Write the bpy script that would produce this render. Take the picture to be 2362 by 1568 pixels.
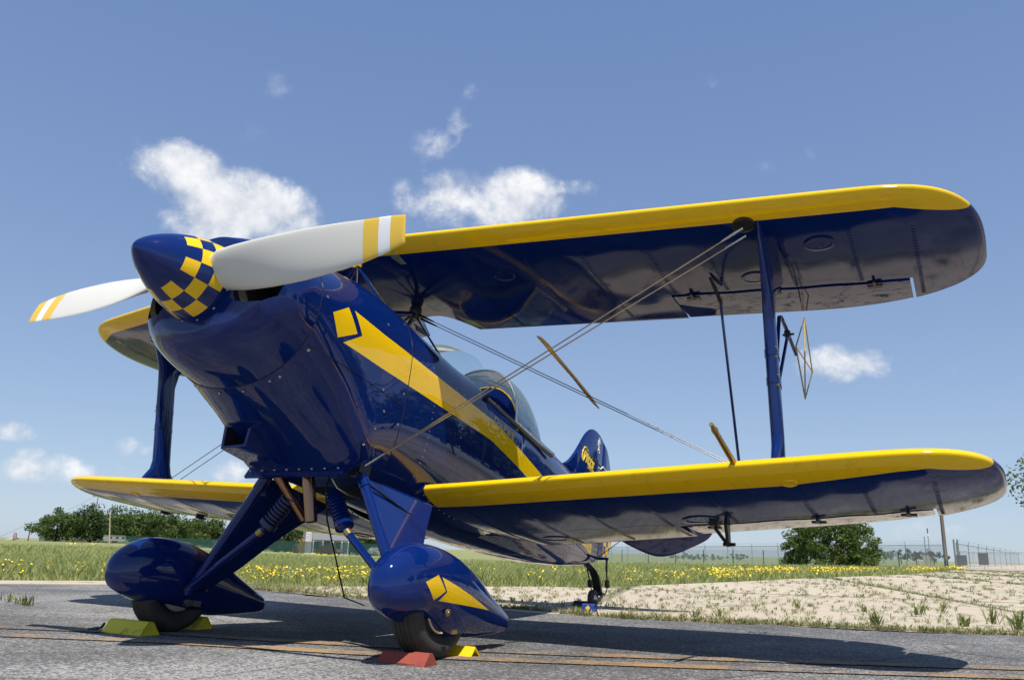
import bpy, bmesh, math, random
import numpy as np
from mathutils import Vector, Matrix
R = random.Random(7)
RS = np.random.RandomState(11)
PI = math.pi
S = bpy.context.scene
for o in list(bpy.data.objects): bpy.data.objects.remove(o)
COL = S.collection
rad = math.radians

# ------------------------------------------------------------------ camera
CX, CY, CZ = 2.4839, -2.7822, 0.3874
YAW, PITCH, ROLL = -0.5118, 0.2516, 0.0255
fw = Vector((math.sin(YAW)*math.cos(PITCH), math.cos(YAW)*math.cos(PITCH), math.sin(PITCH)))
rt = Vector((math.cos(YAW), -math.sin(YAW), 0)); up = rt.cross(fw)
r2 = rt*math.cos(ROLL)+up*math.sin(ROLL); u2 = -rt*math.sin(ROLL)+up*math.cos(ROLL)
cam = bpy.data.cameras.new('Camera'); co = bpy.data.objects.new('Camera', cam); COL.objects.link(co)
co.matrix_world = Matrix(((r2.x,u2.x,-fw.x,CX),(r2.y,u2.y,-fw.y,CY),(r2.z,u2.z,-fw.z,CZ),(0,0,0,1)))
cam.sensor_width = 36; cam.lens = 36*1882.07/2361; cam.clip_start = .05; cam.clip_end = 6000
S.camera = co
S.render.resolution_x = 1024; S.render.resolution_y = 679
S.view_settings.view_transform = 'Standard'; S.view_settings.look = 'None'
S.view_settings.gamma = 1; S.view_settings.exposure = 0.22; S.view_settings.use_curve_mapping = False

# ------------------------------------------------------------------ node helper
class NT:
    def __init__(s, tree): s.t = tree; s.n = tree.nodes; s.l = tree.links
    def new(s, typ, **kw):
        n = s.n.new(typ)
        for k, v in kw.items(): setattr(n, k, v)
        return n
    def put(s, sock, v):
        if isinstance(v, bpy.types.NodeSocket): s.l.new(v, sock)
        elif v is not None: sock.default_value = v
    def m(s, op, a, b=None, c=None, clamp=False):
        n = s.new('ShaderNodeMath', operation=op); n.use_clamp = clamp
        for i, v in enumerate((a, b, c)): s.put(n.inputs[i], v)
        return n.outputs[0]
    def vm(s, op, a, b=None):
        n = s.new('ShaderNodeVectorMath', operation=op); s.put(n.inputs[0], a); s.put(n.inputs[1], b)
        return n.outputs['Value' if op in ('DOT_PRODUCT', 'LENGTH') else 'Vector']
    def mix(s, f, a, b, blend='MIX'):
        n = s.new('ShaderNodeMix', data_type='RGBA', blend_type=blend)
        s.put(n.inputs[0], f); s.put(n.inputs[6], a); s.put(n.inputs[7], b); return n.outputs[2]
    def noise(s, vec, scale, detail=4, rough=.55, dist=0):
        n = s.new('ShaderNodeTexNoise'); s.put(n.inputs['Vector'], vec); n.inputs['Scale'].default_value = scale
        n.inputs['Detail'].default_value = detail; n.inputs['Roughness'].default_value = rough; n.inputs['Distortion'].default_value = dist
        return n.outputs['Fac']
    def ss(s, x, a, b, lo=0., hi=1.):
        n = s.new('ShaderNodeMapRange', interpolation_type='SMOOTHSTEP'); s.put(n.inputs[0], x)
        for i, v in enumerate((a, b, lo, hi)): n.inputs[i+1].default_value = v
        return n.outputs[0]
    def obj(s): return s.new('ShaderNodeTexCoord').outputs['Object']
    def sep(s, v):
        n = s.new('ShaderNodeSeparateXYZ'); s.put(n.inputs[0], v); return n.outputs
def c4(c): return (c[0], c[1], c[2], 1)

# ------------------------------------------------------------------ world: clear summer sky with scattered cumulus
W = bpy.data.worlds.new('World'); S.world = W; W.use_nodes = True
w = NT(W.node_tree); w.n.clear(); W.cycles.sampling_method = 'MANUAL'; W.cycles.sample_map_resolution = 512
SUN = Vector((.30, -.338, 1)).normalized()
sky = w.new('ShaderNodeTexSky', sky_type='NISHITA'); sky.sun_disc = False
sky.sun_elevation = math.asin(SUN.z); sky.sun_rotation = math.atan2(SUN.x, SUN.y)
sky.air_density = 1.0; sky.dust_density = .5; sky.ozone_density = 1.0; sky.altitude = 200
SKY_S = .085; SKY_MIX = .60
def cdir(x, y):      # direction for a place in the sky seen from the camera (photo at 2361 wide)
    return (fw + r2*((x-1180.5)/1882.07) - u2*((y-784)/1882.07)).normalized()
# centre, half width, half height, strength
CL = [(560,497,140,84,1.1),(385,388,108,54,.95),(1125,462,165,70,1.1),(1300,440,70,24,.5),(1490,440,85,30,.24),
      (1055,345,90,46,.42),(1062,288,36,40,.46),(1088,235,30,44,.42),(1625,188,40,34,.36),(600,185,90,28,.19),(1820,360,62,30,.23),
      (1940,836,105,36,.95),(2190,850,30,20,.25),(2090,893,36,16,.22),(150,562,46,22,.22),(610,330,60,52,.08),
      (30,995,40,17,.6),(160,1082,120,30,.55),(255,1030,90,24,.5),(82,1048,36,14,.4),(540,1088,40,24,.6),(2150,1225,90,22,.25),(1745,1238,45,14,.3)]
blobs = [(cdir(x, y), a/1882., b/1882., k) for x, y, a, b, k in CL]
D = w.new('ShaderNodeTexCoord').outputs['Generated']
def background(c):
    b = w.new('ShaderNodeBackground'); w.put(b.inputs[0], c); return b.outputs[0]
def mixs(f, a, b):
    n = w.new('ShaderNodeMixShader'); w.put(n.inputs[0], f); w.l.new(a, n.inputs[1]); w.l.new(b, n.inputs[2]); return n.outputs[0]
skyc = w.vm('SCALE', sky.outputs[0]); skyc.node.inputs['Scale'].default_value = SKY_S
hzf = w.m('POWER', w.m('SUBTRACT', 1.0, w.m('ABSOLUTE', w.sep(D)[2]), clamp=True), 3.0)
skyh = w.mix(SKY_MIX, skyc, w.mix(hzf, (.155,.265,.56,1), (.44,.59,.80,1)))
def cloudy(bl):      # sky with the given clouds; noise is only worked out inside a cloud
    tot = None
    for d, sx, sy, k in bl:
        rx = Vector((-d.y, d.x, 0)).normalized(); uy = d.cross(rx).normalized()   # local frame: x across, y up, z outwards
        if uy.z < 0: rx = -rx; uy = d.cross(rx).normalized()
        mp = w.new('ShaderNodeMapping', vector_type='TEXTURE'); w.put(mp.inputs[0], D)
        mp.inputs[1].default_value = d; mp.inputs[2].default_value = Matrix((rx, uy, d)).transposed().to_euler(); mp.inputs[3].default_value = (sx, sy, sx)
        m_ = w.m('MULTIPLY_ADD', w.vm('DOT_PRODUCT', mp.outputs[0], mp.outputs[0]), -.5*k, k, clamp=True)
        tot = m_ if tot is None else w.m('MAXIMUM', tot, m_)
    big = w.noise(D, 9.5, 8, .60, .15); fine = w.noise(D, 40, 4, .62, .1)
    off = w.vm('ADD', D, (SUN.x*.02, SUN.y*.02, .030)); lit = w.noise(off, 9.5, 5, .60, .15)
    val = w.m('ADD', tot, w.m('MULTIPLY_ADD', w.m('ADD', w.m('MULTIPLY', big, .74), w.m('MULTIPLY', fine, .26)), 3.4, -1.66))
    dens = w.m('MULTIPLY', w.ss(val, .30, 1.08), w.ss(tot, .0, .34))
    shade = w.m('MULTIPLY_ADD', w.m('SUBTRACT', big, lit), 2.6, w.m('MULTIPLY_ADD', w.ss(val, .4, 1.6), .45, .45), clamp=True)
    cloudc = w.mix(shade, (.42,.48,.58,1), (.86,.86,.87,1))
    return mixs(w.m('GREATER_THAN', tot, .001), background(skyh), background(w.mix(w.m('MULTIPLY', dens, .95), skyh, cloudc)))
nv = len(CL); hx = w.vm('DOT_PRODUCT', D, tuple(rt))
def strip(lo, hi): return cloudy([b for b in blobs[:nv] if lo-b[1]*1.5 < b[0].dot(rt) < hi+b[1]*1.5])
view = mixs(w.m('GREATER_THAN', hx, -.08), mixs(w.m('GREATER_THAN', hx, -.30), strip(-9, -.30), strip(-.30, -.08)), mixs(w.m('GREATER_THAN', hx, .17), strip(-.08, .17), strip(.17, 9)))
gen = w.ss(w.noise(D, 4.2, 3, .6, .3), .62, .74)   # the rest of the sky, same weather
rest = background(w.mix(gen, skyh, (.74,.76,.80,1)))
allc = mixs(w.m('GREATER_THAN', w.vm('DOT_PRODUCT', D, tuple(fw)), .70), rest, view)
full = mixs(w.m('GREATER_THAN', w.sep(D)[2], 0.), background(skyh), allc)
w.l.new(full, w.new('ShaderNodeOutputWorld').inputs[0])

sun = bpy.data.lights.new('Sun', 'SUN'); sun.energy = 5.0; sun.angle = rad(.53); sun.color = (1, .95, .87)
so = bpy.data.objects.new('Sun', sun); COL.objects.link(so)
so.rotation_euler = (-SUN).to_track_quat('-Z', 'Y').to_euler(); so.location = (3, -4, 9)

# ------------------------------------------------------------------ materials
def mat(name, base=(.5,.5,.5), rough=.5, metal=0., coat=0., crough=.03, spec=.5):
    m = bpy.data.materials.new(name); m.use_nodes = True
    b = m.node_tree.nodes['Principled BSDF']
    b.inputs['Base Color'].default_value = c4(base); b.inputs['Roughness'].default_value = rough
    b.inputs['Metallic'].default_value = metal; b.inputs['Coat Weight'].default_value = coat
    b.inputs['Coat Roughness'].default_value = crough; b.inputs['Specular IOR Level'].default_value = spec
    return m
def nt(m): return NT(m.node_tree), m.node_tree.nodes['Principled BSDF']
BLUE = (.0024, .0165, .118); YEL = (.90, .55, .002)
def paint(name, base, r0=.008, r1=.045):
    m = mat(name, base, .5, coat=1.0, crough=.012, spec=0.)
    t, b = nt(m); n = t.noise(t.obj(), 6, 5, .6)
    t.put(b.inputs['Coat Roughness'], t.ss(n, .3, .8, r0, r1))
    bp = t.new('ShaderNodeBump'); bp.inputs['Strength'].default_value = .12; bp.inputs['Distance'].default_value = .004; t.put(bp.inputs['Height'], t.noise(t.obj(), 5, 2)); t.l.new(bp.outputs[0], b.inputs['Coat Normal'])
    return m
def paint_mask(name, fn, base=BLUE, over=YEL, r0=.008, r1=.045):
    m = paint(name, base, r0, r1); t, b = nt(m); x, y, z = t.sep(t.obj())[0:3]
    f = fn(t, t.m('ABSOLUTE', x), y, z)
    sc = t.vm('MULTIPLY', t.obj(), (9., 1.6, 9.)); dirt = t.m('MULTIPLY', t.ss(t.noise(sc, 2.2, 6, .7), .52, .80), .22)
    t.put(b.inputs['Base Color'], t.mix(dirt, t.mix(f, c4(base), c4(over)), (.045,.040,.034,1))); return m
def half(t, x, y, p0, p1):          # 1 on the left of p0->p1
    A = -(p1[1]-p0[1]); B = p1[0]-p0[0]; Cc = -(A*p0[0]+B*p0[1])
    return t.m('GREATER_THAN', t.m('MULTIPLY_ADD', x, A, t.m('MULTIPLY_ADD', y, B, Cc)), 0.)
def poly(t, x, y, pts):             # convex polygon, counter-clockwise
    f = None
    for i in range(len(pts)):
        h = half(t, x, y, pts[i], pts[(i+1) % len(pts)]); f = h if f is None else t.m('MULTIPLY', f, h)
    return f
def line(t, x, x0, y0, k): return t.m('MULTIPLY_ADD', x, k, y0-k*x0)
def AND(t, *a):
    f = a[0]
    for q in a[1:]: f = t.m('MULTIPLY', f, q)
    return f
def fus_mask(t, p, a, u):
    top = t.m('MINIMUM', line(t, a, -.337, .045, -.040), line(t, a, 1.0, -.012, -.139))
    bot = t.m('MINIMUM', line(t, a, -.377, -.113, .001), line(t, a, 1.0, -.120, -.126))
    L1 = line(t, u, .045, -.337, -.067/.084); L2 = line(t, u, -.039, -.270, .107/.074)
    st = AND(t, t.m('LESS_THAN', u, top), t.m('GREATER_THAN', u, bot), t.m('GREATER_THAN', a, t.m('MINIMUM', L1, L2)), t.m('LESS_THAN', a, 2.9))
    dia = poly(t, a, u, [(-.471,-.025),(-.413,-.107),(-.303,-.044),(-.378,.04)])
    return AND(t, t.m('MAXIMUM', st, dia), t.m('GREATER_THAN', p, .02))
def pant_mask(t, p, a, u):
    dia = poly(t, a, u, [(-.186,-.980),(-.123,-1.034),(-.068,-.995),(-.123,-.947)])
    L1 = line(t, u, -.951, -.100, -.041/.045); L2 = line(t, u, -.996, -.059, .035/.035)
    arr = AND(t, half(t, a, u, (.31,-1.016), (-.100,-.951)), half(t, a, u, (-.094,-1.032), (.31,-1.016)), t.m('GREATER_THAN', a, t.m('MINIMUM', L1, L2)))
    return AND(t, t.m('MAXIMUM', dia, arr), t.m('GREATER_THAN', p, .715))
def uw_mask(t, p, a, u):
    d = t.m('SUBTRACT', a, line(t, p, 0, -.045, .1386))
    thr = t.m('MULTIPLY_ADD', t.m('MAXIMUM', t.m('SUBTRACT', p, 2.33), 0.), .33, .083)
    return t.m('LESS_THAN', d, thr)
def lw_mask(t, p, a, u):
    d = t.m('SUBTRACT', a, .428)
    e = t.m('MINIMUM', t.m('MAXIMUM', t.m('SUBTRACT', p, 1.86), 0.), .40)
    x2 = t.m('MULTIPLY', t.m('MAXIMUM', t.m('SUBTRACT', p, 2.36), 0.), .45)
    return AND(t, t.m('LESS_THAN', d, t.m('ADD', x2, t.m('MULTIPLY_ADD', e, -.125, .130))), t.m('GREATER_THAN', p, .282))
def rud_mask(t, p, a, u):
    ck = t.m('ADD', t.m('FLOOR', t.m('MULTIPLY', a, 1/.045)), t.m('FLOOR', t.m('MULTIPLY', u, 1/.06)))
    ev = t.m('GREATER_THAN', t.m('MODULO', t.m('ADD', ck, 100.), 2.0), .5)
    lo = AND(t, ev, t.m('LESS_THAN', u, -.02), t.m('GREATER_THAN', a, 3.19))
    hi = AND(t, t.m('LESS_THAN', u, .335), t.m('GREATER_THAN', u, -.02), t.m('GREATER_THAN', a, 3.19))
    return t.m('MAXIMUM', lo, hi)
def spin_mask(t, p, a, u): return None
M = {}
M['blue'] = paint('blue paint', BLUE); M['yellow'] = paint('yellow paint', YEL)
M['fus'] = paint_mask('fuselage paint', fus_mask); M['pant'] = paint_mask('wheel pant paint', pant_mask)
M['uw'] = paint_mask('upper wing paint', uw_mask, r0=.06, r1=.13); M['lw'] = paint_mask('lower wing paint', lw_mask, r0=.07, r1=.14)
M['rud'] = paint_mask('rudder paint', rud_mask)
# spinner: checkered band round the back
m = paint('spinner paint', BLUE); t, b = nt(m); sx = t.sep(t.obj())
ang = t.m('MULTIPLY', t.m('ARCTAN2', sx[2], sx[0]), 14/(2*PI)); row = t.m('MULTIPLY', t.m('ADD', sx[1], .812), -1/.052)
ck = t.m('MODULO', t.m('ADD', t.m('ADD', t.m('FLOOR', ang), t.m('FLOOR', row)), 100.), 2.0)
f = AND(t, t.m('GREATER_THAN', ck, .5), t.m('GREATER_THAN', row, 0.), t.m('LESS_THAN', row, 3.))
t.put(b.inputs['Base Color'], t.mix(f, c4(BLUE), c4(YEL))); M['spin'] = m
# propeller: cream with yellow tip bands
m = mat('propeller paint', (.70,.68,.60), .45, coat=.35, crough=.25); t, b = nt(m); px = t.m('ABSOLUTE', t.sep(t.obj())[0])
band = t.m('MAXIMUM', t.m('GREATER_THAN', px, .925), AND(t, t.m('GREATER_THAN', px, .815), t.m('LESS_THAN', px, .878)))
w2_ = t.mix(t.m('GREATER_THAN', px, .878), (.70,.68,.60,1), (.82,.82,.82,1))
t.put(b.inputs['Base Color'], t.mix(band, w2_, (.80,.52,.05,1))); M['prop'] = m
M['dark'] = mat('dark void and belly shade', (.006,.006,.007), .8)
M['black'] = mat('black metal', (.012,.012,.014), .35)
M['steel'] = mat('brushed steel', (.55,.54,.52), .28, 1.0)
M['wire'] = mat('wire steel', (.42,.38,.30), .25, 1.0)
M['wdark'] = mat('dark wire', (.10,.10,.11), .35, .9)
M['brass'] = mat('brass spreader', (.42,.30,.12), .38, .85)
M['chrome'] = mat('exhaust steel', (.34,.19,.11), .24, 1.0)
M['alloy'] = mat('cast alloy', (.16,.155,.15), .5, .6)
M['navy'] = mat('navy boot', (.008,.014,.07), .45, coat=.3)
M['orange'] = mat('orange lining', (.42,.10,.02), .7)
M['gold'] = mat('gold lettering', (.55,.42,.14), .45)
M['ylet'] = mat('yellow lettering', (.80,.58,.05), .4)
M['white'] = mat('white lettering', (.82,.82,.82), .4)
M['seam'] = mat('panel seam', (.003,.005,.02), .5)
def tyre_mat():
    m = mat('tyre rubber', (.016,.015,.014), .75); t, b = nt(m); n = t.noise(t.obj(), 14, 5)
    t.put(b.inputs['Base Color'], t.mix(n, (.010,.010,.010,1), (.060,.052,.044,1))); return m
M['tyre'] = tyre_mat()
def glass():
    m = bpy.data.materials.new('tinted canopy'); m.use_nodes = True; t = NT(m.node_tree); t.n.clear()
    tr = t.new('ShaderNodeBsdfTransparent'); tr.inputs[0].default_value = (.90,.975,.96,1)
    gl = t.new('ShaderNodeBsdfGlossy'); gl.inputs['Roughness'].default_value = .03; gl.inputs[0].default_value = (1,1,1,1)
    df = t.new('ShaderNodeBsdfDiffuse'); df.inputs[0].default_value = (.5,.75,.75,1)
    fr = t.new('ShaderNodeFresnel'); fr.inputs[0].default_value = 1.45
    a1 = t.new('ShaderNodeMixShader'); a1.inputs[0].default_value = .07; t.l.new(tr.outputs[0], a1.inputs[1]); t.l.new(df.outputs[0], a1.inputs[2])
    a2 = t.new('ShaderNodeMixShader'); t.put(a2.inputs[0], t.m('MULTIPLY', fr.outputs[0], .8)); t.l.new(a1.outputs[0], a2.inputs[1]); t.l.new(gl.outputs[0], a2.inputs[2])
    t.l.new(a2.outputs[0], t.new('ShaderNodeOutputMaterial').inputs[0]); return m
M['glass'] = glass()

# ------------------------------------------------------------------ mesh helpers
TH, Z0 = .1682, 1.2093
def link(name, me, mt, parent=None, plane=False):
    o = bpy.data.objects.new(name, me); COL.objects.link(o)
    for q in (mt if isinstance(mt, (list, tuple)) else [mt]):
        if q is not None: me.materials.append(q)
    if parent is not None: o.parent = parent
    if plane: o.location = (0, 0, Z0); o.rotation_euler = (-TH, 0, 0)
    return o
def build(V, F, smooth=40, fix=True, mi=None):
    me = bpy.data.meshes.new('mesh'); me.from_pydata([tuple(v) for v in V], [], F)
    if mi is not None:
        for p, k in zip(me.polygons, mi): p.material_index = k
    if fix:
        bm = bmesh.new(); bm.from_mesh(me); bmesh.ops.remove_doubles(bm, verts=bm.verts, dist=1e-5)
        bmesh.ops.recalc_face_normals(bm, faces=bm.faces); bm.to_mesh(me); bm.free()
    if smooth:
        me.polygons.foreach_set('use_smooth', [True]*len(me.polygons)); me.set_sharp_from_angle(angle=rad(smooth))
    me.update(); return me
class G:
    def __init__(s): s.v = []; s.f = []
    def add(s, V, F):
        o = len(s.v); s.v += [tuple(q) for q in V]; s.f += [tuple(i+o for i in f) for f in F]; return s
    def loft(s, rings, cap=(True, True), closed=True):
        n = len(rings[0]); V = [q for r in rings for q in r]; F = []
        for i in range(len(rings)-1):
            for j in range(n if closed else n-1):
                k = (j+1) % n; F.append((i*n+j, i*n+k, (i+1)*n+k, (i+1)*n+j))
        if cap[0]: F.append(tuple(range(n)))
        if cap[1]: F.append(tuple((len(rings)-1)*n+j for j in range(n)))
        return s.add(V, F)
    def box(s, c, h, rot=None):
        V = [Vector((x*h[0], y*h[1], z*h[2])) for x in (-1,1) for y in (-1,1) for z in (-1,1)]
        if rot is not None: V = [rot @ v for v in V]
        V = [v+Vector(c) for v in V]
        return s.add(V, [(0,1,3,2),(4,6,7,5),(0,4,5,1),(2,3,7,6),(0,2,6,4),(1,5,7,3)])
    def tube(s, pts, r, n=8, cap=(True, True), flat=None):
        pts = [Vector(p) for p in pts]; rs = r if isinstance(r, (list, tuple)) else [r]*len(pts); rings = []
        for i, p in enumerate(pts):
            d = (pts[min(i+1, len(pts)-1)]-pts[max(i-1, 0)]).normalized()
            ref = Vector((0,0,1)) if abs(d.z) < .95 else Vector((0,1,0))
            e1 = d.cross(ref).normalized(); e2 = d.cross(e1)
            if flat is not None:   # streamlined: long axis along flat
                fl = Vector(flat); e2 = (fl-d*fl.dot(d)).normalized()*1.0; e1 = d.cross(e2)
                rings.append([p+e1*rs[i]*math.cos(2*PI*k/n)*.45+e2*rs[i]*math.sin(2*PI*k/n)*1.5 for k in range(n)])
            else:
                rings.append([p+e1*rs[i]*math.cos(2*PI*k/n)+e2*rs[i]*math.sin(2*PI*k/n) for k in range(n)])
        return s.loft(rings, cap)
    def lathe(s, p0, ax, prof, n=24, cap=(True, True)):   # prof: (along, radius)
        ax = Vector(ax).normalized(); ref = Vector((0,0,1)) if abs(ax.z) < .9 else Vector((0,1,0))
        e1 = ax.cross(ref).normalized(); e2 = ax.cross(e1); p0 = Vector(p0)
        return s.loft([[p0+ax*h+e1*max(r, 1e-4)*math.cos(2*PI*k/n)+e2*max(r, 1e-4)*math.sin(2*PI*k/n) for k in range(n)] for h, r in prof], cap)
    def me(s, smooth=40, fix=True): return build(s.v, s.f, smooth, fix)

PLANE = bpy.data.objects.new('aerobatic_biplane', None); COL.objects.link(PLANE); PLANE.empty_display_size = .2
PLANE['label'] = 'glossy blue and yellow aerobatic biplane with checkered spinner parked on the asphalt'
PLANE['category'] = 'airplane'
def part(name, g, mt, parent=None, smooth=40, label=None):
    me = g.me(smooth) if isinstance(g, G) else g
    o = link(name, me, mt, parent or PLANE, plane=parent is None)
    if label: o['label'] = label
    return o

# ------------------------------------------------------------------ fuselage and cowling
ST = [ # a, half width, top, bottom, centre u, n upper, n lower
 (-.790,.185,.175,-.175,0,2,2),(-.790,.215,.195,-.195,0,2,2),(-.784,.262,.198,-.212,-.0,2,2.05),(-.768,.315,.203,-.238,-.0,2,2.1),(-.740,.356,.208,-.262,-.0,2,2.1),
 (-.70,.380,.214,-.284,-.01,2.05,2.15),(-.64,.392,.228,-.308,-.01,2.1,2.2),(-.55,.390,.252,-.336,-.02,2.1,2.2),
 (-.45,.385,.280,-.378,-.03,2.1,2.5),(-.30,.377,.308,-.447,-.04,2.15,3.1),(-.18,.368,.325,-.512,-.05,2.2,4.2),(-.10,.362,.324,-.556,-.05,2.25,5.2),
 (-.0,.358,.320,-.560,-.05,2.3,4.3),(.11,.352,.311,-.565,-.05,2.3,3.6),(.30,.342,.285,-.575,-.05,2.3,3.2),(.50,.331,.259,-.588,-.05,2.3,3.1),(.58,.327,.251,-.592,-.05,2.3,3.1),(.65,.323,.246,-.595,-.05,2.3,3.1),
 (.75,.317,.238,-.598,-.05,2.4,3.1),(.80,.314,.233,-.600,-.05,2.5,3.1),(.865,.310,.224,-.603,-.05,2.6,3.1),(.870,.309,.085,-.603,-.05,5,3.1),(1.0,.300,.083,-.606,-.05,5,3.2),(1.2,.285,.078,-.605,-.05,5,3.3),(1.335,.273,.075,-.602,-.05,5,3.3),
 (1.340,.272,.285,-.602,-.05,2,3.3),(1.6,.245,.240,-.592,-.05,2,3.4),(1.8,.220,.212,-.582,-.05,2,3.5),(2.0,.192,.190,-.568,-.05,2,3.6),(2.37,.135,.155,-.525,-.05,2,4.5),
 (2.7,.080,.125,-.468,-.05,2,4),(2.95,.040,.100,-.420,-.05,2,3.5),(3.06,.026,.085,-.398,-.05,2,3)]
SA = np.array(ST)
def secpar(a): return [float(np.interp(a, SA[:,0]+np.arange(len(SA))*1e-7, SA[:,k])) for k in range(1, 7)]
def ring(a, n=56, par=None, k=1.0):
    wd, tp, bt, uc, nu, nl = par or secpar(a); out = []
    for i in range(n):
        th = 2*PI*(i+.5)/n; c, s_ = math.cos(th), math.sin(th); e = nu if s_ > 0 else nl
        out.append((k*wd*math.copysign(abs(c)**(2/e), c), a, uc+k*(tp-uc if s_ > 0 else uc-bt)*math.copysign(abs(s_)**(2/e), s_)))
    return out
def side_p(a, u):
    wd, tp, bt, uc, nu, nl = secpar(a); e = nu if u > uc else nl; h = (tp-uc) if u > uc else (uc-bt)
    return wd*max(0, 1-min(1, abs(u-uc)/h)**e)**(1/e)
def dense(a0, a1, k=4):
    base = sorted(set([a0, a1]+[q for q in SA[:,0] if a0-1e-6 <= q <= a1+1e-6])); out = []
    for i, q in enumerate(base[:-1]):
        nx = base[i+1]; m_ = k if nx-q > .03 else 1
        out += [q+(nx-q)*j/m_ for j in range(m_)]
    return out+[base[-1]]
# smooth interpolation of the stations (Catmull-Rom style on the parameters) for the forward fuselage
def smooth_rings(i0, i1, k=5):
    rows = []
    for i in range(i0, i1):
        p = [SA[max(i0, i-1)], SA[i], SA[i+1], SA[min(i1, i+2)]]
        for j in range(k):
            s_ = j/k; d = max(SA[i+1][0]-SA[i][0], 1e-6)
            m1 = (p[2]-p[0])/max(p[2][0]-p[0][0], 1e-6)*d; m2 = (p[3]-p[1])/max(p[3][0]-p[1][0], 1e-6)*d
            h = (2*s_**3-3*s_**2+1)*p[1]+(s_**3-2*s_**2+s_)*m1+(-2*s_**3+3*s_**2)*p[2]+(s_**3-s_**2)*m2
            h[0] = p[1][0]+s_*d; rows.append(h)
    rows.append(SA[i1]); return [ring(q[0], 72, list(q[1:])) for q in rows]
def boolean(me, cutters):
    o = bpy.data.objects.new('tmp', me); COL.objects.link(o); cs = []
    for cme in cutters:
        c = bpy.data.objects.new('cut', cme); COL.objects.link(c); cs.append(c)
        md = o.modifiers.new('b', 'BOOLEAN'); md.object = c; md.operation = 'DIFFERENCE'; md.solver = 'EXACT'; md.material_mode = 'TRANSFER'
    dg = bpy.context.evaluated_depsgraph_get(); out = bpy.data.meshes.new_from_object(o.evaluated_get(dg))
    bpy.data.objects.remove(o)
    for c in cs: bpy.data.objects.remove(c)
    return out
# nose bowl with two cheek inlets
g = G().loft(smooth_rings(0, 7, 6)); bowl = g.me(50); bowl.materials.append(M['blue'])
def slot(sgn):
    out = []
    pts = [(.180,.04),(.186,-.075),(.205,-.104),(.245,-.112),(.31,-.106),(.358,-.078),(.372,-.03),(.366,.04),(.33,.065),(.24,.07)]
    rings_ = []
    for a in (-.95, -.60):
        k = 1.0 if a < -.8 else .93
        rings_.append([(sgn*(.275+(x-.275)*k), a, .0+y*k) for x, y in pts])
    c = G().loft(rings_).me(0); c.materials.append(M['dark']); return c
bowl = boolean(bowl, [slot(1), slot(-1)])
bowl.polygons.foreach_set('use_smooth', [True]*len(bowl.polygons)); bowl.set_sharp_from_angle(angle=rad(38))
nb = link('nose_bowl', bowl, None, PLANE, True)
for sgn in (1, -1):   # baffle inside each inlet
    part('engine_baffle', G().box((sgn*.27, -.648, -.045), (.075, .004, .012)), M['steel'], nb)
# cowl behind the bowl and fuselage
part('cowling', G().loft(smooth_rings(7, 13, 5)), M['fus'])
g = G().loft([ring(a, 72) for a in dense(.1105, .865, 5)], (False, False))
fu = [ring(a, 72) for a in dense(.1105, 3.06, 5)]
me = G().loft(fu, (True, True)).me(35)
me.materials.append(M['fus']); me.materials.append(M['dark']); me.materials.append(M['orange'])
for p in me.polygons:
    c = p.center
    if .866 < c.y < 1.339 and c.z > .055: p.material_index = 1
    if c.y < .31 and c.z < -.545 and abs(c.x) < .30: p.material_index = 1  # belly skin between the gear legs: deep shade painted into the colour
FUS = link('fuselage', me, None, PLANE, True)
# seams
def seam(a, r=.0022, k=1.001, k0=0, k1=72):
    rg = ring(a, 72, k=k); pts = rg[k0:k1]+([rg[0]] if (k0, k1) == (0, 72) else [])
    return G().tube(pts, r, 5)
COWL = bpy.data.objects['cowling']
part('panel_seam', seam(-.548), M['seam'], COWL); part('panel_seam', seam(.108, .0018, 1.001), M['seam'], COWL)
for s_ in (1, -1):
    part('panel_seam', G().tube([(s_*(side_p(a, u)+.0004), a, u) for a, u in zip(np.linspace(-.53,.1,18), np.linspace(-.185,-.215,18))], .0014, 5), M['seam'], COWL)
# screws
SCR = G().lathe((0,0,0), (1,0,0), [(-.002,.006),(.0015,.006),(.003,.004),(.0035,0)], 10).me(40)
def screw(a, u, s_=1, par=None, k=1.0):
    o = link('screw', SCR, None, par or COWL)
    p = side_p(a, u); e = .004
    n = Vector((1, -(side_p(a+e, u)-side_p(a-e, u))/(2*e), -(side_p(a, u+e)-side_p(a, u-e))/(2*e))).normalized()
    n.x *= s_; o.matrix_basis = Matrix.Translation((s_*p, a, u)) @ n.to_track_quat('X', 'Z').to_matrix().to_4x4() @ Matrix.Scale(k, 4)
SCR.materials.append(M['steel'])
for s_ in (1, -1):
    for a, u in [(-.065,-.195),(-.033,-.28),(-.065,-.366),(-.103,-.446),(-.515,-.20),(-.52,-.30),(-.515,.02),(-.51,.15),(-.08,.30),(-.08,.1),(.085,-.16),(.085,-.3),(.085,-.42),(.085,.18)]: screw(a, u, s_)
    for i in range(9): screw(.02+i*.03, -.535-.004*i, s_, FUS, .8)
    for i in range(14): screw(.30+i*.075, .045-.0065*i, s_, FUS, .55)
    for i in range(12): screw(.34, -.13-.03*i, s_, FUS, .55); 
    for i in range(8): screw(.62, -.15-.045*i, s_, FUS, .6)
for i in range(8):
    o = link('screw', SCR, None, COWL); o.matrix_basis = Matrix.Translation((-.24+i*.07, -.125, -.5475)) @ Matrix.Rotation(PI/2, 4, 'Y')
for p in (-.20, -.07, .06, .19):
    o = link('screw', SCR, None, COWL); u = -.336*(1-abs(p/.39)**2.2)**(1/2.2)-.008
    o.matrix_basis = Matrix.Translation((p, -.525, u-.006)) @ Matrix.Rotation(PI/2, 4, 'Y')
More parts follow.
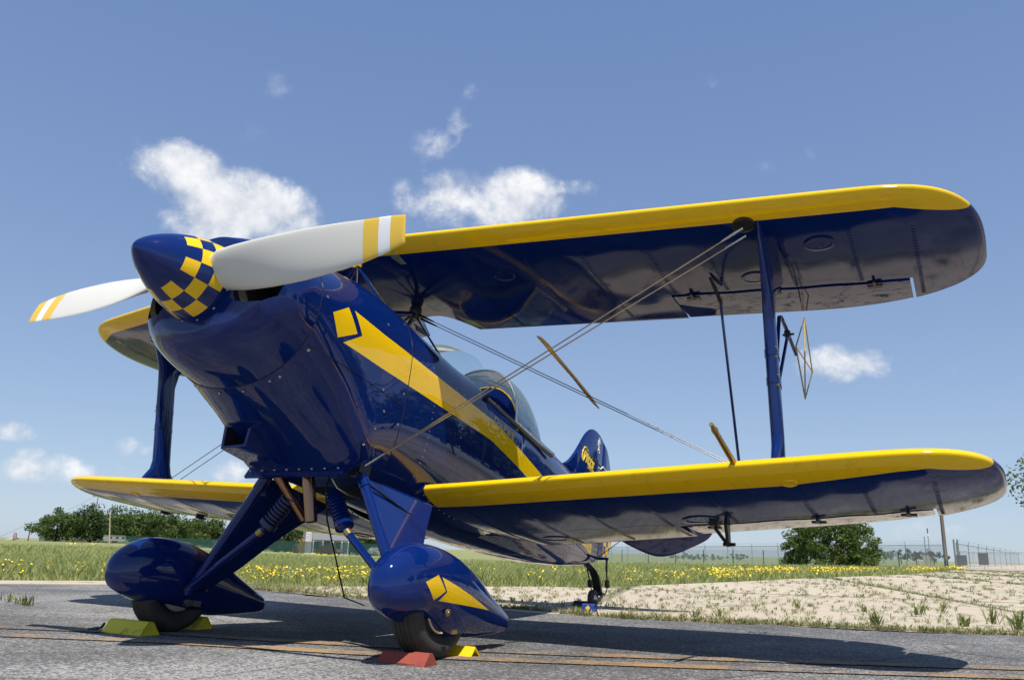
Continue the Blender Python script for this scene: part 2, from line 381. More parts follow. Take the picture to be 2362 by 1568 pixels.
# lip under the cowl, air scoop
g = G(); rr = [(-.285,-.566),(-.288,-.59),(-.275,-.603),(.262,-.603),(.284,-.590),(.284,-.553)]
g.loft([[(x, -.105-(-.527-u)*.45, u) for x, u in [(-.272,-.527),(-.274,-.568),(-.262,-.579),(.258,-.579),(.274,-.568),(.274,-.527)]], [(x, -.098-(-.527-u)*.45, u) for x, u in [(-.272,-.527),(-.274,-.568),(-.262,-.579),(.258,-.579),(.274,-.568),(.274,-.527)]]])
part('cowl_lip', g, M['blue'], COWL)
g = G()
def scoop(): # open box, mouth forward
    f0 = [(-.222,-.335,-.408),(-.062,-.335,-.400),(-.072,-.335,-.505),(-.212,-.335,-.510)]; b0 = [(-.20,-.12,-.525),(-.04,-.12,-.525),(-.04,-.12,-.54),(-.20,-.12,-.54)]
    cx = sum(q[0] for q in f0)/4; cu = sum(q[2] for q in f0)/4
    fi = [(cx+(q[0]-cx)*.82, q[1], cu+(q[2]-cu)*.80) for q in f0]; bi = [(q[0]*.9-.015, -.22, -.48+.1*(q[2]+.5)) for q in f0]
    bi = [(cx+(q[0]-cx)*.6, -.20, cu+.0+(q[2]-cu)*.6) for q in f0]
    g.add(f0+b0+fi+bi, [(0,1,5,4),(1,2,6,5),(2,3,7,6),(3,0,4,7),(4,5,6,7),(0,8,9,1),(1,9,10,2),(2,10,11,3),(3,11,8,0),(8,12,13,9),(9,13,14,10),(10,14,15,11),(11,15,12,8),(12,15,14,13)])
scoop(); me = g.me(30); me.materials.append(M['blue']); me.materials.append(M['dark'])
for p in me.polygons:
    if p.index >= 9: p.material_index = 1
link('air_scoop', me, None, COWL)
# firewall shadow box behind the lip and exhaust stacks
def pipe(p0, p1, r=.024):
    d = (Vector(p1)-Vector(p0)); L = d.length
    return G().lathe(p0, d, [(0,r),(L,r),(L+.001,r-.003),(L-.05,r-.004)], 20, (True, True))
part('exhaust_pipe', pipe((-.145,-.085,-.53), (-.095,.10,-.705)), M['chrome'])
part('exhaust_pipe', pipe((.035,-.07,-.53), (.075,-.03,-.745), .026), M['chrome'])
part('drain_tube', G().tube([(.16,-.05,-.57),(.17,-.02,-.60),(.20,.02,-.62),(.22,.08,-.625)], .004, 6), M['steel'])
part('whip_antenna', G().tube([(0,.10,-.57),(0,.146,-.70),(.0,.25,-.85),(0,.353,-1.0),(0,.42,-1.006),(0,.50,-1.014)], [.004,.004,.0036,.0034,.003,.0025], 6), M['black'])

# ------------------------------------------------------------------ spinner and propeller
prof = []
for i in range(29):
    s_ = i/28; r = .163*(1-(1-s_)**1.7)**.69 if s_ < 1 else .163
    prof.append((.325*s_, r))
prof += [(.332,.158),(.332,.10)]
SPN = part('spinner', G().lathe((0,-1.103,0), (0,1,0), prof, 64), M['spin'])
for k in range(12):
    an = 2*PI*k/12+.2; o = link('screw', SCR, None, SPN)
    o.matrix_basis = Matrix.Translation((.1615*math.cos(an), -.789, .1615*math.sin(an))) @ Matrix.Rotation(-an, 4, 'Y')
def blade(sgn):
    g = G(); rings_ = []; n = 28
    rs = [.10,.145,.17,.20,.25,.31,.38,.46,.55,.64,.73,.80,.86,.91,.95,.97,.978,.982]
    for r in rs:
        beta = math.atan(1.45/(2*PI*max(r, .16)))*.92
        ch = float(np.interp(r, [.10,.17,.25,.40,.55,.70,.82,.92,.965,.982], [.10,.158,.170,.180,.180,.168,.148,.122,.104,.098]))
        off = float(np.interp(r, [.1,.5,.82,.982], [0,0,.006,.020]))
        tk = float(np.interp(r, [.10,.17,.3,.6,.98], [.085,.062,.036,.020,.009]))
        if r > .979: tk *= .4
        e_ch = Vector((0, -math.sin(beta), math.cos(beta)*sgn)); e_n = Vector((0, -math.cos(beta), -math.sin(beta)*sgn))
        rg = []
        for k in range(n):
            an = 2*PI*k/n; x = math.cos(an); y = math.sin(an)
            th = tk*.5*y*(1.0 if y > 0 else .55)*(1-.25*x)
            rg.append(Vector((sgn*r, -.835, .004*sgn))+e_ch*(off+ch*.5*x)+e_n*th)
        rings_.append(rg)
    return g.loft(rings_)
for sgn in (1, -1):
    BL = part('propeller_blade', blade(sgn), M['prop'])

# ------------------------------------------------------------------ wings
def yt(x, t=.125): return 5*t*(.2969*math.sqrt(max(x, 0))-.126*x-.3516*x*x+.2843*x**3-.1036*x**4)
RIB_U = [.15,.44,.78,1.05,1.345,1.585,1.885,2.155,2.385]
RIB_L = [.42,.70,.98,1.27,1.565,1.90,2.13,2.37]
class Wing:
    def __init__(s, **k): s.__dict__.update(k)
    def le0(s, p): return s.a0+s.sw*p
    def plan(s, p):
        L0 = s.le0(p); T0 = L0+s.ch; LE, TE = L0, T0; Lt = s.le0(s.pm)
        tip = Lt+s.ft*s.ch
        if p > s.p1:
            q = min(1, (p-s.p1)/(s.pm-s.p1)); LE = L0+(tip-Lt)*(1-(1-q**s.m1)**(1/s.m1))
        if p > s.p2:
            q = min(1, (p-s.p2)/(s.pm-s.p2)); TE = T0-(Lt+s.ch-tip)*(1-(1-q**s.m2)**(1/s.m2))
        return LE, TE
    def um(s, p, a):   # mid surface
        x = (a-s.le0(p))/s.ch; return s.uLE(p)+(s.uTE(p)-s.uLE(p))*x
    def pt(s, p, a, side, sag=True):
        LE, TE = s.plan(p); c = max(TE-LE, 1e-4); x = min(max((a-LE)/c, 0), 1)
        h = yt(x, s.t)*c
        if sag:
            for r0, r1 in zip(s.ribs[:-1], s.ribs[1:]):
                if r0 < p < r1: h -= .0045*math.sin(PI*(p-r0)/(r1-r0))**2*math.exp(-((x-.5)/.27)**4)
        return s.um(p, a)+side*max(h, .0006)
    def seg(s, g, ps, x0, x1, sgn, defl=0., n=22):
        rings_ = []
        xs = [x0+(x1-x0)*(.5-.5*math.cos(PI*i/n)) if x0 == 0 else x0+(x1-x0)*i/n for i in range(n+1)]
        for p in ps:
            LE, TE = s.plan(p); L0 = s.le0(p)
            lo = max(LE, L0+x0*s.ch); x1_ = x1(p) if callable(x1) else x1
            hi = min(TE, L0+x1_*s.ch)
            As = [lo+(hi-lo)*((q-x0)/(x1-x0) if not callable(x1) else q) for q in xs]
            top = [(sgn*p, a, s.pt(p, a, 1)) for a in reversed(As)]; bot = [(sgn*p, a, s.pt(p, a, -1)) for a in As]
            rg = top+bot
            if defl:
                hx = L0+x0*s.ch; hu = s.um(p, hx); cd, sd = math.cos(defl), math.sin(defl)
                rg = [(q[0], hx+(q[1]-hx)*cd-(q[2]-hu)*sd, hu+(q[1]-hx)*sd+(q[2]-hu)*cd) for q in rg]
            rings_.append(rg)
        g.loft(rings_); return g
def span(a, b, d=.035):
    n = max(2, int((b-a)/d)); return [a+(b-a)*i/n for i in range(n+1)]
def tips(a, b, n=26): return [a+(b-a)*math.sin(PI/2*i/n) for i in range(n)]+[b-.0015]
UW = Wing(a0=-.045, sw=.1386, ch=.922, pm=2.635, p1=2.17, p2=1.88, m1=3.2, m2=2.1, ft=.575, t=.122, ribs=RIB_U,
          uLE=lambda p: .5985, uTE=lambda p: .5985-.072)
LW = Wing(a0=.428, sw=0., ch=.915, pm=2.600, p1=2.12, p2=1.88, m1=3.4, m2=2.2, ft=.56, t=.122, ribs=RIB_L,
          uLE=lambda p: -.5078+.049*p, uTE=lambda p: -.558+.0757*(max(p, .5)-.754)+.12*max(0, .5-p))
AI, AO, HX = 1.315, 2.352, .68
def cut(p): return min(1.0, ((.655+.26*(p/.17)**3)-UW.le0(p))/UW.ch) if p < .17 else 1.0
g = G()
for sgn in (1, -1):
    ps = [i*.17/8 for i in range(9)]; rings_ = []
    for p in ps:
        L0 = UW.le0(p); x1 = cut(p); As = [L0+UW.ch*x1*(.5-.5*math.cos(PI*i/22)) for i in range(23)]
        rings_.append([(sgn*p, a, UW.pt(p, a, 1, False)) for a in reversed(As)]+[(sgn*p, a, UW.pt(p, a, -1, False)) for a in As])
    g.loft(rings_, (False, False))
    UW.seg(g, span(.17, AI), 0, 1, sgn); UW.seg(g, span(AI+.0, AO), 0, HX, sgn); UW.seg(g, tips(AO, UW.pm), 0, 1, sgn)
UWO = part('upper_wing', g, M['uw'], smooth=50)
LWO = {}
for sgn in (1, -1):
    g = G(); LW.seg(g, span(.19, AI-.02), 0, 1, sgn); LW.seg(g, span(AI-.02, AO), 0, HX, sgn); LW.seg(g, tips(AO, LW.pm), 0, 1, sgn)
    LWO[sgn] = part('lower_wing', g, M['lw'], smooth=50)
for sgn in (1, -1):
    for wg, wo, dfl in ((UW, UWO, rad(1.0)), (LW, LWO[sgn], rad(2.5))):
        al = part('aileron', wg.seg(G(), span(AI+.006, AO-.012), HX+.028, 1, sgn, dfl), M['blue'], wo, 50)
        # dark hinge gap and hinge brackets
        for p in (AI+.10, 1.78, 2.2) if wg is UW else (1.45, 1.9, 2.25):
            x = wg.le0(p)+(HX+.01)*wg.ch; u = wg.pt(p, x, -1)
            part('hinge', G().box((sgn*p, x, u-.006), (.006,.030,.012)).box((sgn*p, x+.02, u-.012), (.030,.012,.004)), M['black'], al)
        rb = UW.ribs if wg is UW else LW.ribs
        ps_ = [p for p in rb if AI+.05 < p < AO-.02]
        # rib tapes with their lacing
        for p in rb:
            xa = .17; xb = (HX-.02 if AI < p < AO else min(.97, (wg.plan(p)[1]-wg.le0(p))/wg.ch-.04))
            if wg is UW and p < .2: continue
            g1 = G(); n = 16; L0 = wg.le0(p)
            row = []
            for i in range(n+1):
                a = L0+wg.ch*(xa+(xb-xa)*i/n); u = wg.pt(p, a, -1, False)
                row.append([(sgn*(p-.011), a, u-.0005), (sgn*(p+.011), a, u-.0005)])
            g1.loft(row, (False, False), False)
            tp = part('rib_tape', g1, M['uw'] if wg is UW else M['lw'], wo)
            g2 = G(); k = 0
            a = L0+wg.ch*(xa+.05)
            while a < L0+wg.ch*xb:
                u = wg.pt(p, a, -1, False); q_ = 1. if wg is UW else .35; g2.tube([(sgn*(p-.009), a, u-.0002), (sgn*(p-.004), a, u-.0022*q_), (sgn*(p+.004), a, u-.0022*q_), (sgn*(p+.009), a, u-.0002)], .0017*(.5+.5*q_), 4)
                a += .021
            part('rib_lacing', g2, M['uw'] if wg is UW else M['lw'], tp)
        # trailing edge tape along the false spar
        g1 = G(); row = []
        for p in span(.45, AO, .05):
            a = wg.le0(p)+wg.ch*(HX-.035); u = wg.pt(p, a, -1); row.append([(sgn*p, a-.010, wg.pt(p, a-.010, -1)-.0005), (sgn*p, a+.010, wg.pt(p, a+.010, -1)-.0005)])
        part('spar_tape', g1.loft(row, (False, False), False), M['uw'] if wg is UW else M['lw'], wo)
# inspection rings
def insp(wg, p, a, r, par, mt, fl=.9):
    for sgn in (1, -1):
        g = G(); n = 36; rings_ = []
        for rr_, d in ((r, 0), (r, .003), (r*.93, .004), (r*.80, .0042), (r*.78, .0012)):
            rings_.append([(sgn*(p+rr_*math.cos(2*PI*k/n)), a+rr_*fl*math.sin(2*PI*k/n), wg.pt(p+rr_*math.cos(2*PI*k/n), a+rr_*fl*math.sin(2*PI*k/n), -1)-d) for k in range(n)])
        part('inspection_ring', g.loft(rings_, (True, True)), mt, par if not isinstance(par, dict) else par[sgn])
insp(UW, 2.035, .50, .062, UWO, M['blue']); insp(UW, 1.725, .705, .060, UWO, M['blue']); insp(UW, .62, .36, .055, UWO, M['blue'])
insp(LW, 1.425, .95, .085, LWO, M['blue'], .85); insp(LW, .62, 1.16, .07, LWO, M['blue'], .8); insp(LW, 1.885, .537, .030, LWO, M['yellow'])
insp(UW, 1.775, .300, .047, UWO, M['black'])
# wing root fairing on the lower wing
for sgn in (1, -1):
    g = G(); rings_ = []
    for p, k in ((.215, 1.32), (.245, 1.10), (.287, 1.004)):
        L0 = LW.le0(p); rg = []
        for sd in (1, -1):
            for i in range(23):
                q = .5-.5*math.cos(PI*(i if sd < 0 else 22-i)/22)
                a = L0+LW.ch*q; h = yt(q, LW.t)*LW.ch*k+(.0012 if k < 1.1 else 0); rg.append((sgn*p, L0-(.022*(k-1)*2)+(a-L0)*1.0, LW.um(p, a)+sd*h))
        rings_.append(rg)
    part('wing_root_fairing', G().loft(rings_, (False, False)), M['blue'], LWO[sgn])
    for i in range(7):
        q = .02+.05*i; a = LW.a0+LW.ch*q
        for sd in (1, -1):
            o = link('screw', SCR, None, LWO[sgn]); o.matrix_basis = Matrix.Translation((sgn*.279, a, LW.um(.279, a)+sd*(yt(q, LW.t)*LW.ch+.002))) @ Matrix.Rotation(-PI/2 if sd > 0 else PI/2, 4, 'Y') @ Matrix.Scale(.7, 4)

# ------------------------------------------------------------------ struts and wires
for sgn in (1, -1):
    prof = [(.548,.285,.83,.014),(.50,.305,.775,.014),(.44,.335,.70,.016),(.37,.375,.62,.018),(.29,.418,.572,.021),(.20,.444,.568,.022),(.12,.464,.588,.023),(0,.493,.617,.023),(-.15,.530,.654,.023),(-.26,.556,.682,.023),(-.31,.553,.705,.022),(-.355,.525,.75,.020),(-.40,.50,.79,.016),(-.445,.475,.84,.014)]
    rings_ = []
    for i, (u, f, b_, tk) in enumerate(prof):
        n = 28; c = (f+b_)/2; h = (b_-f)/2; p0 = 1.832; rg = []
        for k in range(n):
            an = 2*PI*k/n; x = math.cos(an); y = math.sin(an)
            rg.append((sgn*(p0+tk*math.copysign(abs(y)**.8, y)*(1-.35*x)), c+h*x, u))
        rings_.append(rg)
    st = part('interplane_strut', G().loft(rings_), M['blue'])
    for u in (.055, -.055):
        part('strut_collar', G().loft([[(sgn*(1.832+.0265*math.sin(2*PI*k/24)*(1-.35*math.cos(2*PI*k/24))), .555-.245*(u+d)+.065*math.cos(2*PI*k/24), u+d) for k in range(24)] for d in (-.012, .012)]), M['blue'], st)
        for d in (-.02, .02):
            part('bolt', G().lathe((sgn*1.850, .512-.245*u, u+d), (sgn, -.35, 0), [(0,.006),(.008,.006),(.0095,.003)], 8), M['brass'], st)
# wing sighting device on the port strut
SG = part('sighting_frame', G().tube([(1.832,.60,.03),(1.830,.69,.30),(1.828,.745,.325),(1.83,.80,.315),(1.835,1.03,.262)], .0085, 8).tube([(1.832,.62,-.055),(1.832,.86,.29)], .0075, 8), M['blue'])
part('clamp', G().box((1.832,.86,.29), (.012,.016,.014)).tube([(1.81,.86,.29),(1.86,.86,.29)], .005, 6), M['black'], SG)
T0, T1, T2, T3 = (1.84,1.005,.29), (1.84,1.26,.555), (1.84,1.43,.33), (1.84,1.20,.105)
for i, (q0, q1) in enumerate(((T0,T1),(T1,T2),(T2,T3),(T3,T0),(T0,T2),(T1,T3))):
    part('sight_rod', G().tube([q0, q1], .0034, 6), M['gold'] if i % 2 else M['brass'], SG)
# cabane
part('cabane_lug', G().box((0,.012,.507), (.022,.012,.020)).lathe((0,-.004,.495), (0,1,0), [(0,.016),(.03,.016)], 14), M['yellow'])
part('cabane_fitting', G().lathe((0,.515,.505), (0,0,-1), [(0,.03),(.03,.034),(.055,.028),(.07,.02)], 10), M['black'])
for sgn in (1, -1):
    part('cabane_strut', G().tube([(sgn*.005,.02,.492), (sgn*.20,.06,.235)], .010, 10, flat=(0,1,0)), M['blue'])
    part('cabane_strut', G().tube([(sgn*.006,.515,.455), (sgn*.18,.56,.215)], .010, 10, flat=(0,1,0)), M['blue'])
    part('cabane_strut', G().tube([(sgn*.18,.07,.25), (sgn*.012,.50,.462)], .008, 10, flat=(0,1,0)), M['blue'])
    part('brace_rod', G().tube([(sgn*.01,.03,.485), (sgn*.15,.25,.255)], .004, 6), M['wire'])
    for k, (a0_, a1_, u1_) in enumerate(((-.070,.297,.528),(-.050,.350,.522))):
        q0 = Vector((sgn*.282, a0_+.065, -.508+.012*k)); q1 = Vector((sgn*1.772, a1_, u1_))
        wv = part('flying_wire', G().tube([q0, q1], .0029, 6), M['wire'])
        d = (q1-q0).normalized(); part('wire_terminal', G().tube([q0-d*.02, q0+d*.03, q0+d*.10], [.009,.009,.0045], 8), M['steel'], wv)
        part('wire_terminal', G().tube([q1-d*.10, q1-d*.03, q1], [.0045,.007,.007], 8), M['steel'], wv)
        q0 = Vector((sgn*.02, .515+.03*k, .462-.012*k)); q1 = Vector((sgn*1.675, .575+.055*k, -.385))
        wv = part('landing_wire', G().tube([q0, q1], .0021, 6), M['wdark'])
        d = (q1-q0).normalized(); part('wire_terminal', G().tube([q0, q0+d*.06, q0+d*.12], [.007,.006,.0035], 8), M['black'], wv)
    part('wire_lug', G().box((sgn*.272,-.005,-.520), (.018,.035,.020)).box((sgn*.258,-.025,-.535), (.02,.02,.02)), M['black'])
    part('wire_spreader', G().tube([(sgn*1.015,.035,.02),(sgn*1.02,.055,.018),(sgn*1.025,.12,.008),(sgn*1.025,.16,.0),(sgn*1.02,.40,-.025),(sgn*1.015,.56,-.045),(sgn*1.012,.64,-.055),(sgn*1.01,.70,-.06)], [.003,.007,.0095,.0085,.0075,.0085,.007,.003], 10), M['brass'])
    q1 = (sgn*1.545, .80, .468); q0 = (sgn*1.540, 1.285, -.46)
    part('aileron_strut', G().tube([q0, q1], .0125, 10, flat=(0,1,0)), M['blue'])
    part('aileron_horn', G().loft([[(sgn*1.545+s2*.006, .62+.0, .503),(sgn*1.545+s2*.006,.70,.50),(sgn*1.545+s2*.006,.815,.475),(sgn*1.545+s2*.006,.82,.455),(sgn*1.545+s2*.006,.78,.462)] for s2 in (-1, 1)]), M['black'])
    # aileron bellcrank under the lower wing
    bx_ = sgn*1.50
    h = part('aileron_pushrod', G().tube([(bx_-.03*sgn,1.00,-.515),(bx_-.03*sgn,1.03,-.545),(bx_-.01*sgn,1.12,-.585)], .008, 8).box((bx_-.03*sgn,1.0,-.52), (.018,.02,.018)), M['black'])
    part('control_horn', G().loft([[(bx_+s2*.007,1.06,-.49),(bx_+s2*.007,1.12,-.49),(bx_+s2*.007,1.145,-.60),(bx_+s2*.007,1.115,-.605)] for s2 in (-1, 1)]).tube([(bx_-.025,1.13,-.592),(bx_+.03,1.13,-.592)], .008, 6), M['black'], h)
# pitot boom on the port lower wing
part('pitot_boom', G().tube([(1.70,.47,-.415),(1.70,.40,-.405),(1.70,.20,-.369),(1.70,.175,-.364),(1.70,.155,-.360),(1.70,.13,-.356)], [.013,.0115,.010,.013,.008,.008], 10), M['brass'])

# ------------------------------------------------------------------ undercarriage
WC = Vector((.70, .008, -1.04))
def lerp(a, b, s_): return tuple(a[i]+(b[i]-a[i])*s_ for i in range(3))
for sgn in (1, -1):
    P_ = lambda *q: (sgn*q[0], q[1], q[2])
    # streamlined V leg: front tube, fabric panel, aft edge
    F0, F1 = (.268,.0,-.540), (.588,.0,-1.06); A0, Am, A1 = (.295,.48,-.565), (.385,.352,-.69), (.575,.08,-1.03); Ab, Ac = (.43,.28,-.775), (.51,.18,-.92)
    outl = [F0, A0, Am, Ab, Ac, A1, F1]
    g = G(); cn = sum((Vector(q) for q in outl), Vector())/len(outl)
    nrm = (Vector(F1)-Vector(F0)).cross(Vector(Ab)-Vector(F0)).normalized()
    if nrm.x < 0: nrm = -nrm
    ring_o = [Vector(q)-nrm*((Vector(q)-Vector(F0)).dot(nrm)) for q in outl]; ring_a = [q+(cn-q)*.10+nrm*.014 for q in ring_o]; ring_b = [q+(cn-q)*.10-nrm*.014 for q in ring_o]
    g.loft([[P_(*q) for q in ring_b], [P_(*q) for q in ring_o], [P_(*q) for q in ring_a]])
    cn = sum(ring_o, Vector())/len(ring_o)
    lg = part('landing_gear_leg', g, M['blue'], smooth=25)
    part('leg_tube', G().tube([P_(*lerp(F0, F1, -.02)), P_(*F1)], .023, 16), M['blue'], lg)
    part('leg_seam', G().tube([P_(*q) for q in (lerp(F0, F1, .115), lerp(lerp(F0, F1, .10), lerp(A0, Am, .62), .5), lerp(A0, Am, .62))], .004, 6), M['seam'], lg) if 0 else None
    q0 = Vector(lerp(F0, F1, .12)); q1 = Vector(lerp(A0, Am, .95)); off = nrm*.017
    part('leg_seam', G().tube([P_(*(q0+off*1.5)), P_(*((q0*.6+q1*.4)+off)), P_(*(q1+off*.2))], .0045, 6), M['seam'], lg)
    part('leg_cap', G().tube([P_(*lerp(F0, F1, -.06)), P_(*lerp(F0, F1, .11))], .027, 16), M['blue'], lg)
    # shock strut with ribbed boot
    B0, B1, B2 = Vector((.105,.03,-.60)), Vector((.225,.015,-.765)), Vector((.592,-.012,-1.045)); ax = B1-B0; L = ax.length
    prof = [(0,.020)]
    for i in range(9):
        h0 = .012+i*(L-.05)/9; st_ = (L-.05)/9; prof += [(h0,.027),(h0+st_*.25,.037),(h0+st_*.6,.037),(h0+st_*.85,.027)]
    prof += [(L-.038,.030),(L-.034,.040),(L-.012,.040),(L-.006,.030),(L,.022)]
    bt = part('shock_boot', G().lathe(P_(*B0), (sgn*ax.x, ax.y, ax.z), prof, 22), M['navy'] if sgn < 0 else M['blue'])
    part('shock_rod', G().tube([P_(*B1), P_(*B2)], .0155, 12), M['blue'], bt)
    part('rod_collar', G().tube([P_(*lerp(B1, B2, .03)), P_(*lerp(B1, B2, .09))], .017, 12), M['brass'], bt)
    part('axle', G().tube([P_(.60,.0,-1.04), P_(.72,.008,-1.04)], .016, 10).box(P_(.622,.0,-1.04), (.03,.03,.022)), M['black'])
    # wheel
    wprof = [(-.030,.10),(-.052,.118),(-.064,.140),(-.062,.160),(-.050,.176),(-.032,.1815),(-.030,.179),(-.026,.179),(-.024,.182),(-.012,.1832),(-.010,.1805),(-.006,.1805),(-.004,.1834),(.004,.1834),(.006,.1805),(.010,.1805),(.012,.1832),(.024,.182),(.026,.179),(.030,.179),(.032,.1815),(.050,.176),(.062,.160),(.064,.140),(.052,.118),(.030,.10)]
    wh = part('wheel', G().lathe(P_(WC.x-.055, WC.y, WC.z), (sgn, 0, 0), [(0,.03),(.004,.095),(.03,.102),(.055,.09),(.08,.102),(.106,.095),(.109,.088),(.095,.07),(.10,.03),(.115,.028),(.117,.0)], 40), M['steel'])
    part('tyre', G().lathe(P_(*WC), (sgn, 0, 0), wprof+[(.030,.10)], 56, (False, False)), M['tyre'], wh)
    part('sidewall_ring', G().lathe(P_(WC.x+.0605, WC.y, WC.z), (sgn,0,0), [(0,.1535),(.002,.1535),(.002,.1515),(0,.1515)], 48, (False, False)), M['alloy'], wh)
    part('brake_caliper', G().lathe(P_(.612,.045,-1.075), (sgn,0,0), [(0,.024),(.006,.034),(.03,.038),(.04,.03)], 9).box(P_(.625,.085,-1.085), (.014,.022,.018)).tube([P_(.61,.08,-1.05), P_(.60,.11,-1.03), P_(.60,.10,-.97)], .005, 6), M['alloy'], wh)
    # streamlined spat
    pr = [(-.338,-.998,-1.012,.006),(-.333,-.972,-1.036,.026),(-.320,-.943,-1.060,.045),(-.293,-.912,-1.083,.064),(-.24,-.874,-1.104,.087),(-.17,-.846,-1.117,.102),(-.07,-.834,-1.119,.109),(.03,-.838,-1.122,.109),(.13,-.856,-1.130,.101),(.25,-.891,-1.127,.083),(.38,-.940,-1.106,.058),(.50,-.983,-1.085,.037),(.560,-1.004,-1.072,.026),(.563,-1.009,-1.067,.020)]
    pr = np.array(pr); aa = []
    for i in range(len(pr)-1): aa += list(np.linspace(pr[i,0], pr[i+1,0], 5 if pr[i+1,0]-pr[i,0] > .03 else 3)[:-1])
    aa.append(pr[-1,0]); rings_ = []
    def cub(a, k):
        i = int(np.clip(np.searchsorted(pr[:,0], a)-1, 0, len(pr)-2)); x0, x1 = pr[i,0], pr[i+1,0]; s_ = (a-x0)/(x1-x0)
        sl = lambda j: (pr[min(j+1, len(pr)-1),k]-pr[max(j-1, 0),k])/(pr[min(j+1, len(pr)-1),0]-pr[max(j-1, 0),0])
        d = x1-x0; return (2*s_**3-3*s_**2+1)*pr[i,k]+(s_**3-2*s_**2+s_)*sl(i)*d+(-2*s_**3+3*s_**2)*pr[i+1,k]+(s_**3-s_**2)*sl(i+1)*d
    for a in aa:
        tp, bt_, hw = cub(a, 1), cub(a, 2), cub(a, 3); rg = []; n = 40; c = tp*.55+bt_*.45
        for k in range(n):
            an = 2*PI*k/n; x, y = math.cos(an), math.sin(an); e = 2.1 if y > 0 else 2.7
            yy = math.copysign(abs(y)**(2/e), y); u = c+(tp-c if y > 0 else c-bt_)*yy
            p = .70+hw*math.copysign(abs(x)**(2/e), x)
            # arched wheel opening on the outside, skirt behind it
            if y < 0 and x > 0: u += .028*math.exp(-((a+.12)/.11)**2)*min(1, -y*1.2) - .022*math.exp(-((a-.06)/.09)**2)*min(1, -y*1.2)
            rg.append((sgn*p, a, u))
        rings_.append(rg)
    wp = part('wheel_pant', G().loft(rings_), M['pant'], smooth=55)
    part('fuel_cap', G().lathe(P_(.800,-.030,-1.063), (sgn,-.05,-.2), [(0,.013),(.006,.013),(.008,.010),(.008,.006),(.010,.005),(.010,0)], 18), M['brass'], wp)

# ------------------------------------------------------------------ cockpit
def arch(a, wd, u0, h, n=28, e=2.2, lean=0.):
    out = []
    for k in range(n+1):
        an = PI*k/n; c, s_ = math.cos(an), math.sin(an)
        out.append((wd*math.copysign(abs(c)**(2/e), c), a+lean*abs(s_)**(2/e), u0+h*abs(s_)**(2/e)))
    return out
ws = []
for i in range(15):
    s_ = i/14; a = .555+.315*s_; wd = .06+.232*s_**.75; u0 = float(np.interp(s_, [0,.5,1], [.245,.180,.085])); tp = .262+.138*math.sin(PI/2*s_)**.6
    ws.append(arch(a, wd, u0, tp-u0))
o = part('windscreen', G().loft(ws, (False, False), False), M['glass'])
part('windscreen_base', G().tube([(r_[0][0]+.002, r_[0][1], r_[0][2]) for r_ in ws], .011, 6).tube([(r_[-1][0]-.002, r_[-1][1], r_[-1][2]) for r_ in ws], .011, 6), M['black'], o)
cp = []
for i in range(19):
    s_ = i/18; a = 1.225+.60*s_; k = math.sqrt(max(0, 1-s_**2.0)); bul = .03*math.sin(PI*min(1, s_*1.3))
    u0 = .078-.022*s_; wd = (.272-.06*s_**2)*(.35+.65*k**.6); h = (.330+bul)*k**.95+.012
    cp.append(arch(a, wd, u0, h))
o = part('canopy', G().loft(cp, (False, False), False), M['glass'])
part('canopy_bow', G().tube(arch(1.225, .274, .078, .342), .0065, 8), M['steel'], o)
for sgn in (1, -1):
    g = G(); pts = [(r_[0 if sgn > 0 else -1]) for r_ in cp]
    pts = [(sgn*(.274-.045*i/18), 1.225+.60*i/18, .078-.022*i/18) for i in range(19)]
    g.loft([[(q[0]+sgn*.002, q[1], q[2]+.016), (q[0]+sgn*.004, q[1], q[2]-.016), (q[0], q[1], q[2]-.016), (q[0]-sgn*.002, q[1], q[2]+.016)] for q in pts])
    sk = part('canopy_skirt', g, M['steel'], o)
    for i in range(16):
        q = pts[1+i]; r_ = link('rivet', SCR, None, sk); r_.matrix_basis = Matrix.Translation((q[0]+sgn*.004, q[1], q[2]+.006)) @ Matrix.Scale(.55*1, 4) @ Matrix.Rotation(0 if sgn > 0 else PI, 4, 'Z')
    part('canopy_rail', G().tube([(sgn*.300,.845,.090), (sgn*.285,1.05,.080), (sgn*.272,1.24,.070), (sgn*.245,1.55,.052), (sgn*.232,1.78,.046)], .012, 10), M['black'])
part('seat_back', G().loft([[(x, 1.31, u) for x, u in ((-.15,-.2),(.15,-.2),(.15,.04),(.10,.07),(-.10,.07),(-.15,.04))], [(x, 1.338, u) for x, u in ((-.15,-.2),(.15,-.2),(.15,.04),(.10,.07),(-.10,.07),(-.15,.04))]]), M['orange'])
hr = part('headrest_fairing', G().loft([arch(1.30+.13*i, .245-.04*i, .02, .315-.055*i, 20) for i in range(5)], (True, True), True), M['blue'])
part('trim_line', G().tube(arch(1.30, .247, .02, .318, 20), .004, 6), M['yellow'], hr)
part('sidewall_lining', G().loft([[(-.27,.88,.085),(-.27,1.32,.078)],[(-.25,.88,.14),(-.245,1.32,.15)],[(-.24,.88,.14),(-.235,1.32,.15)],[(-.26,.88,.085),(-.26,1.32,.078)]], (False, False), True), M['orange'])
part('roll_bar', G().tube(arch(1.32, .17, .05, .27, 16), .012, 8), M['black']) if 0 else None

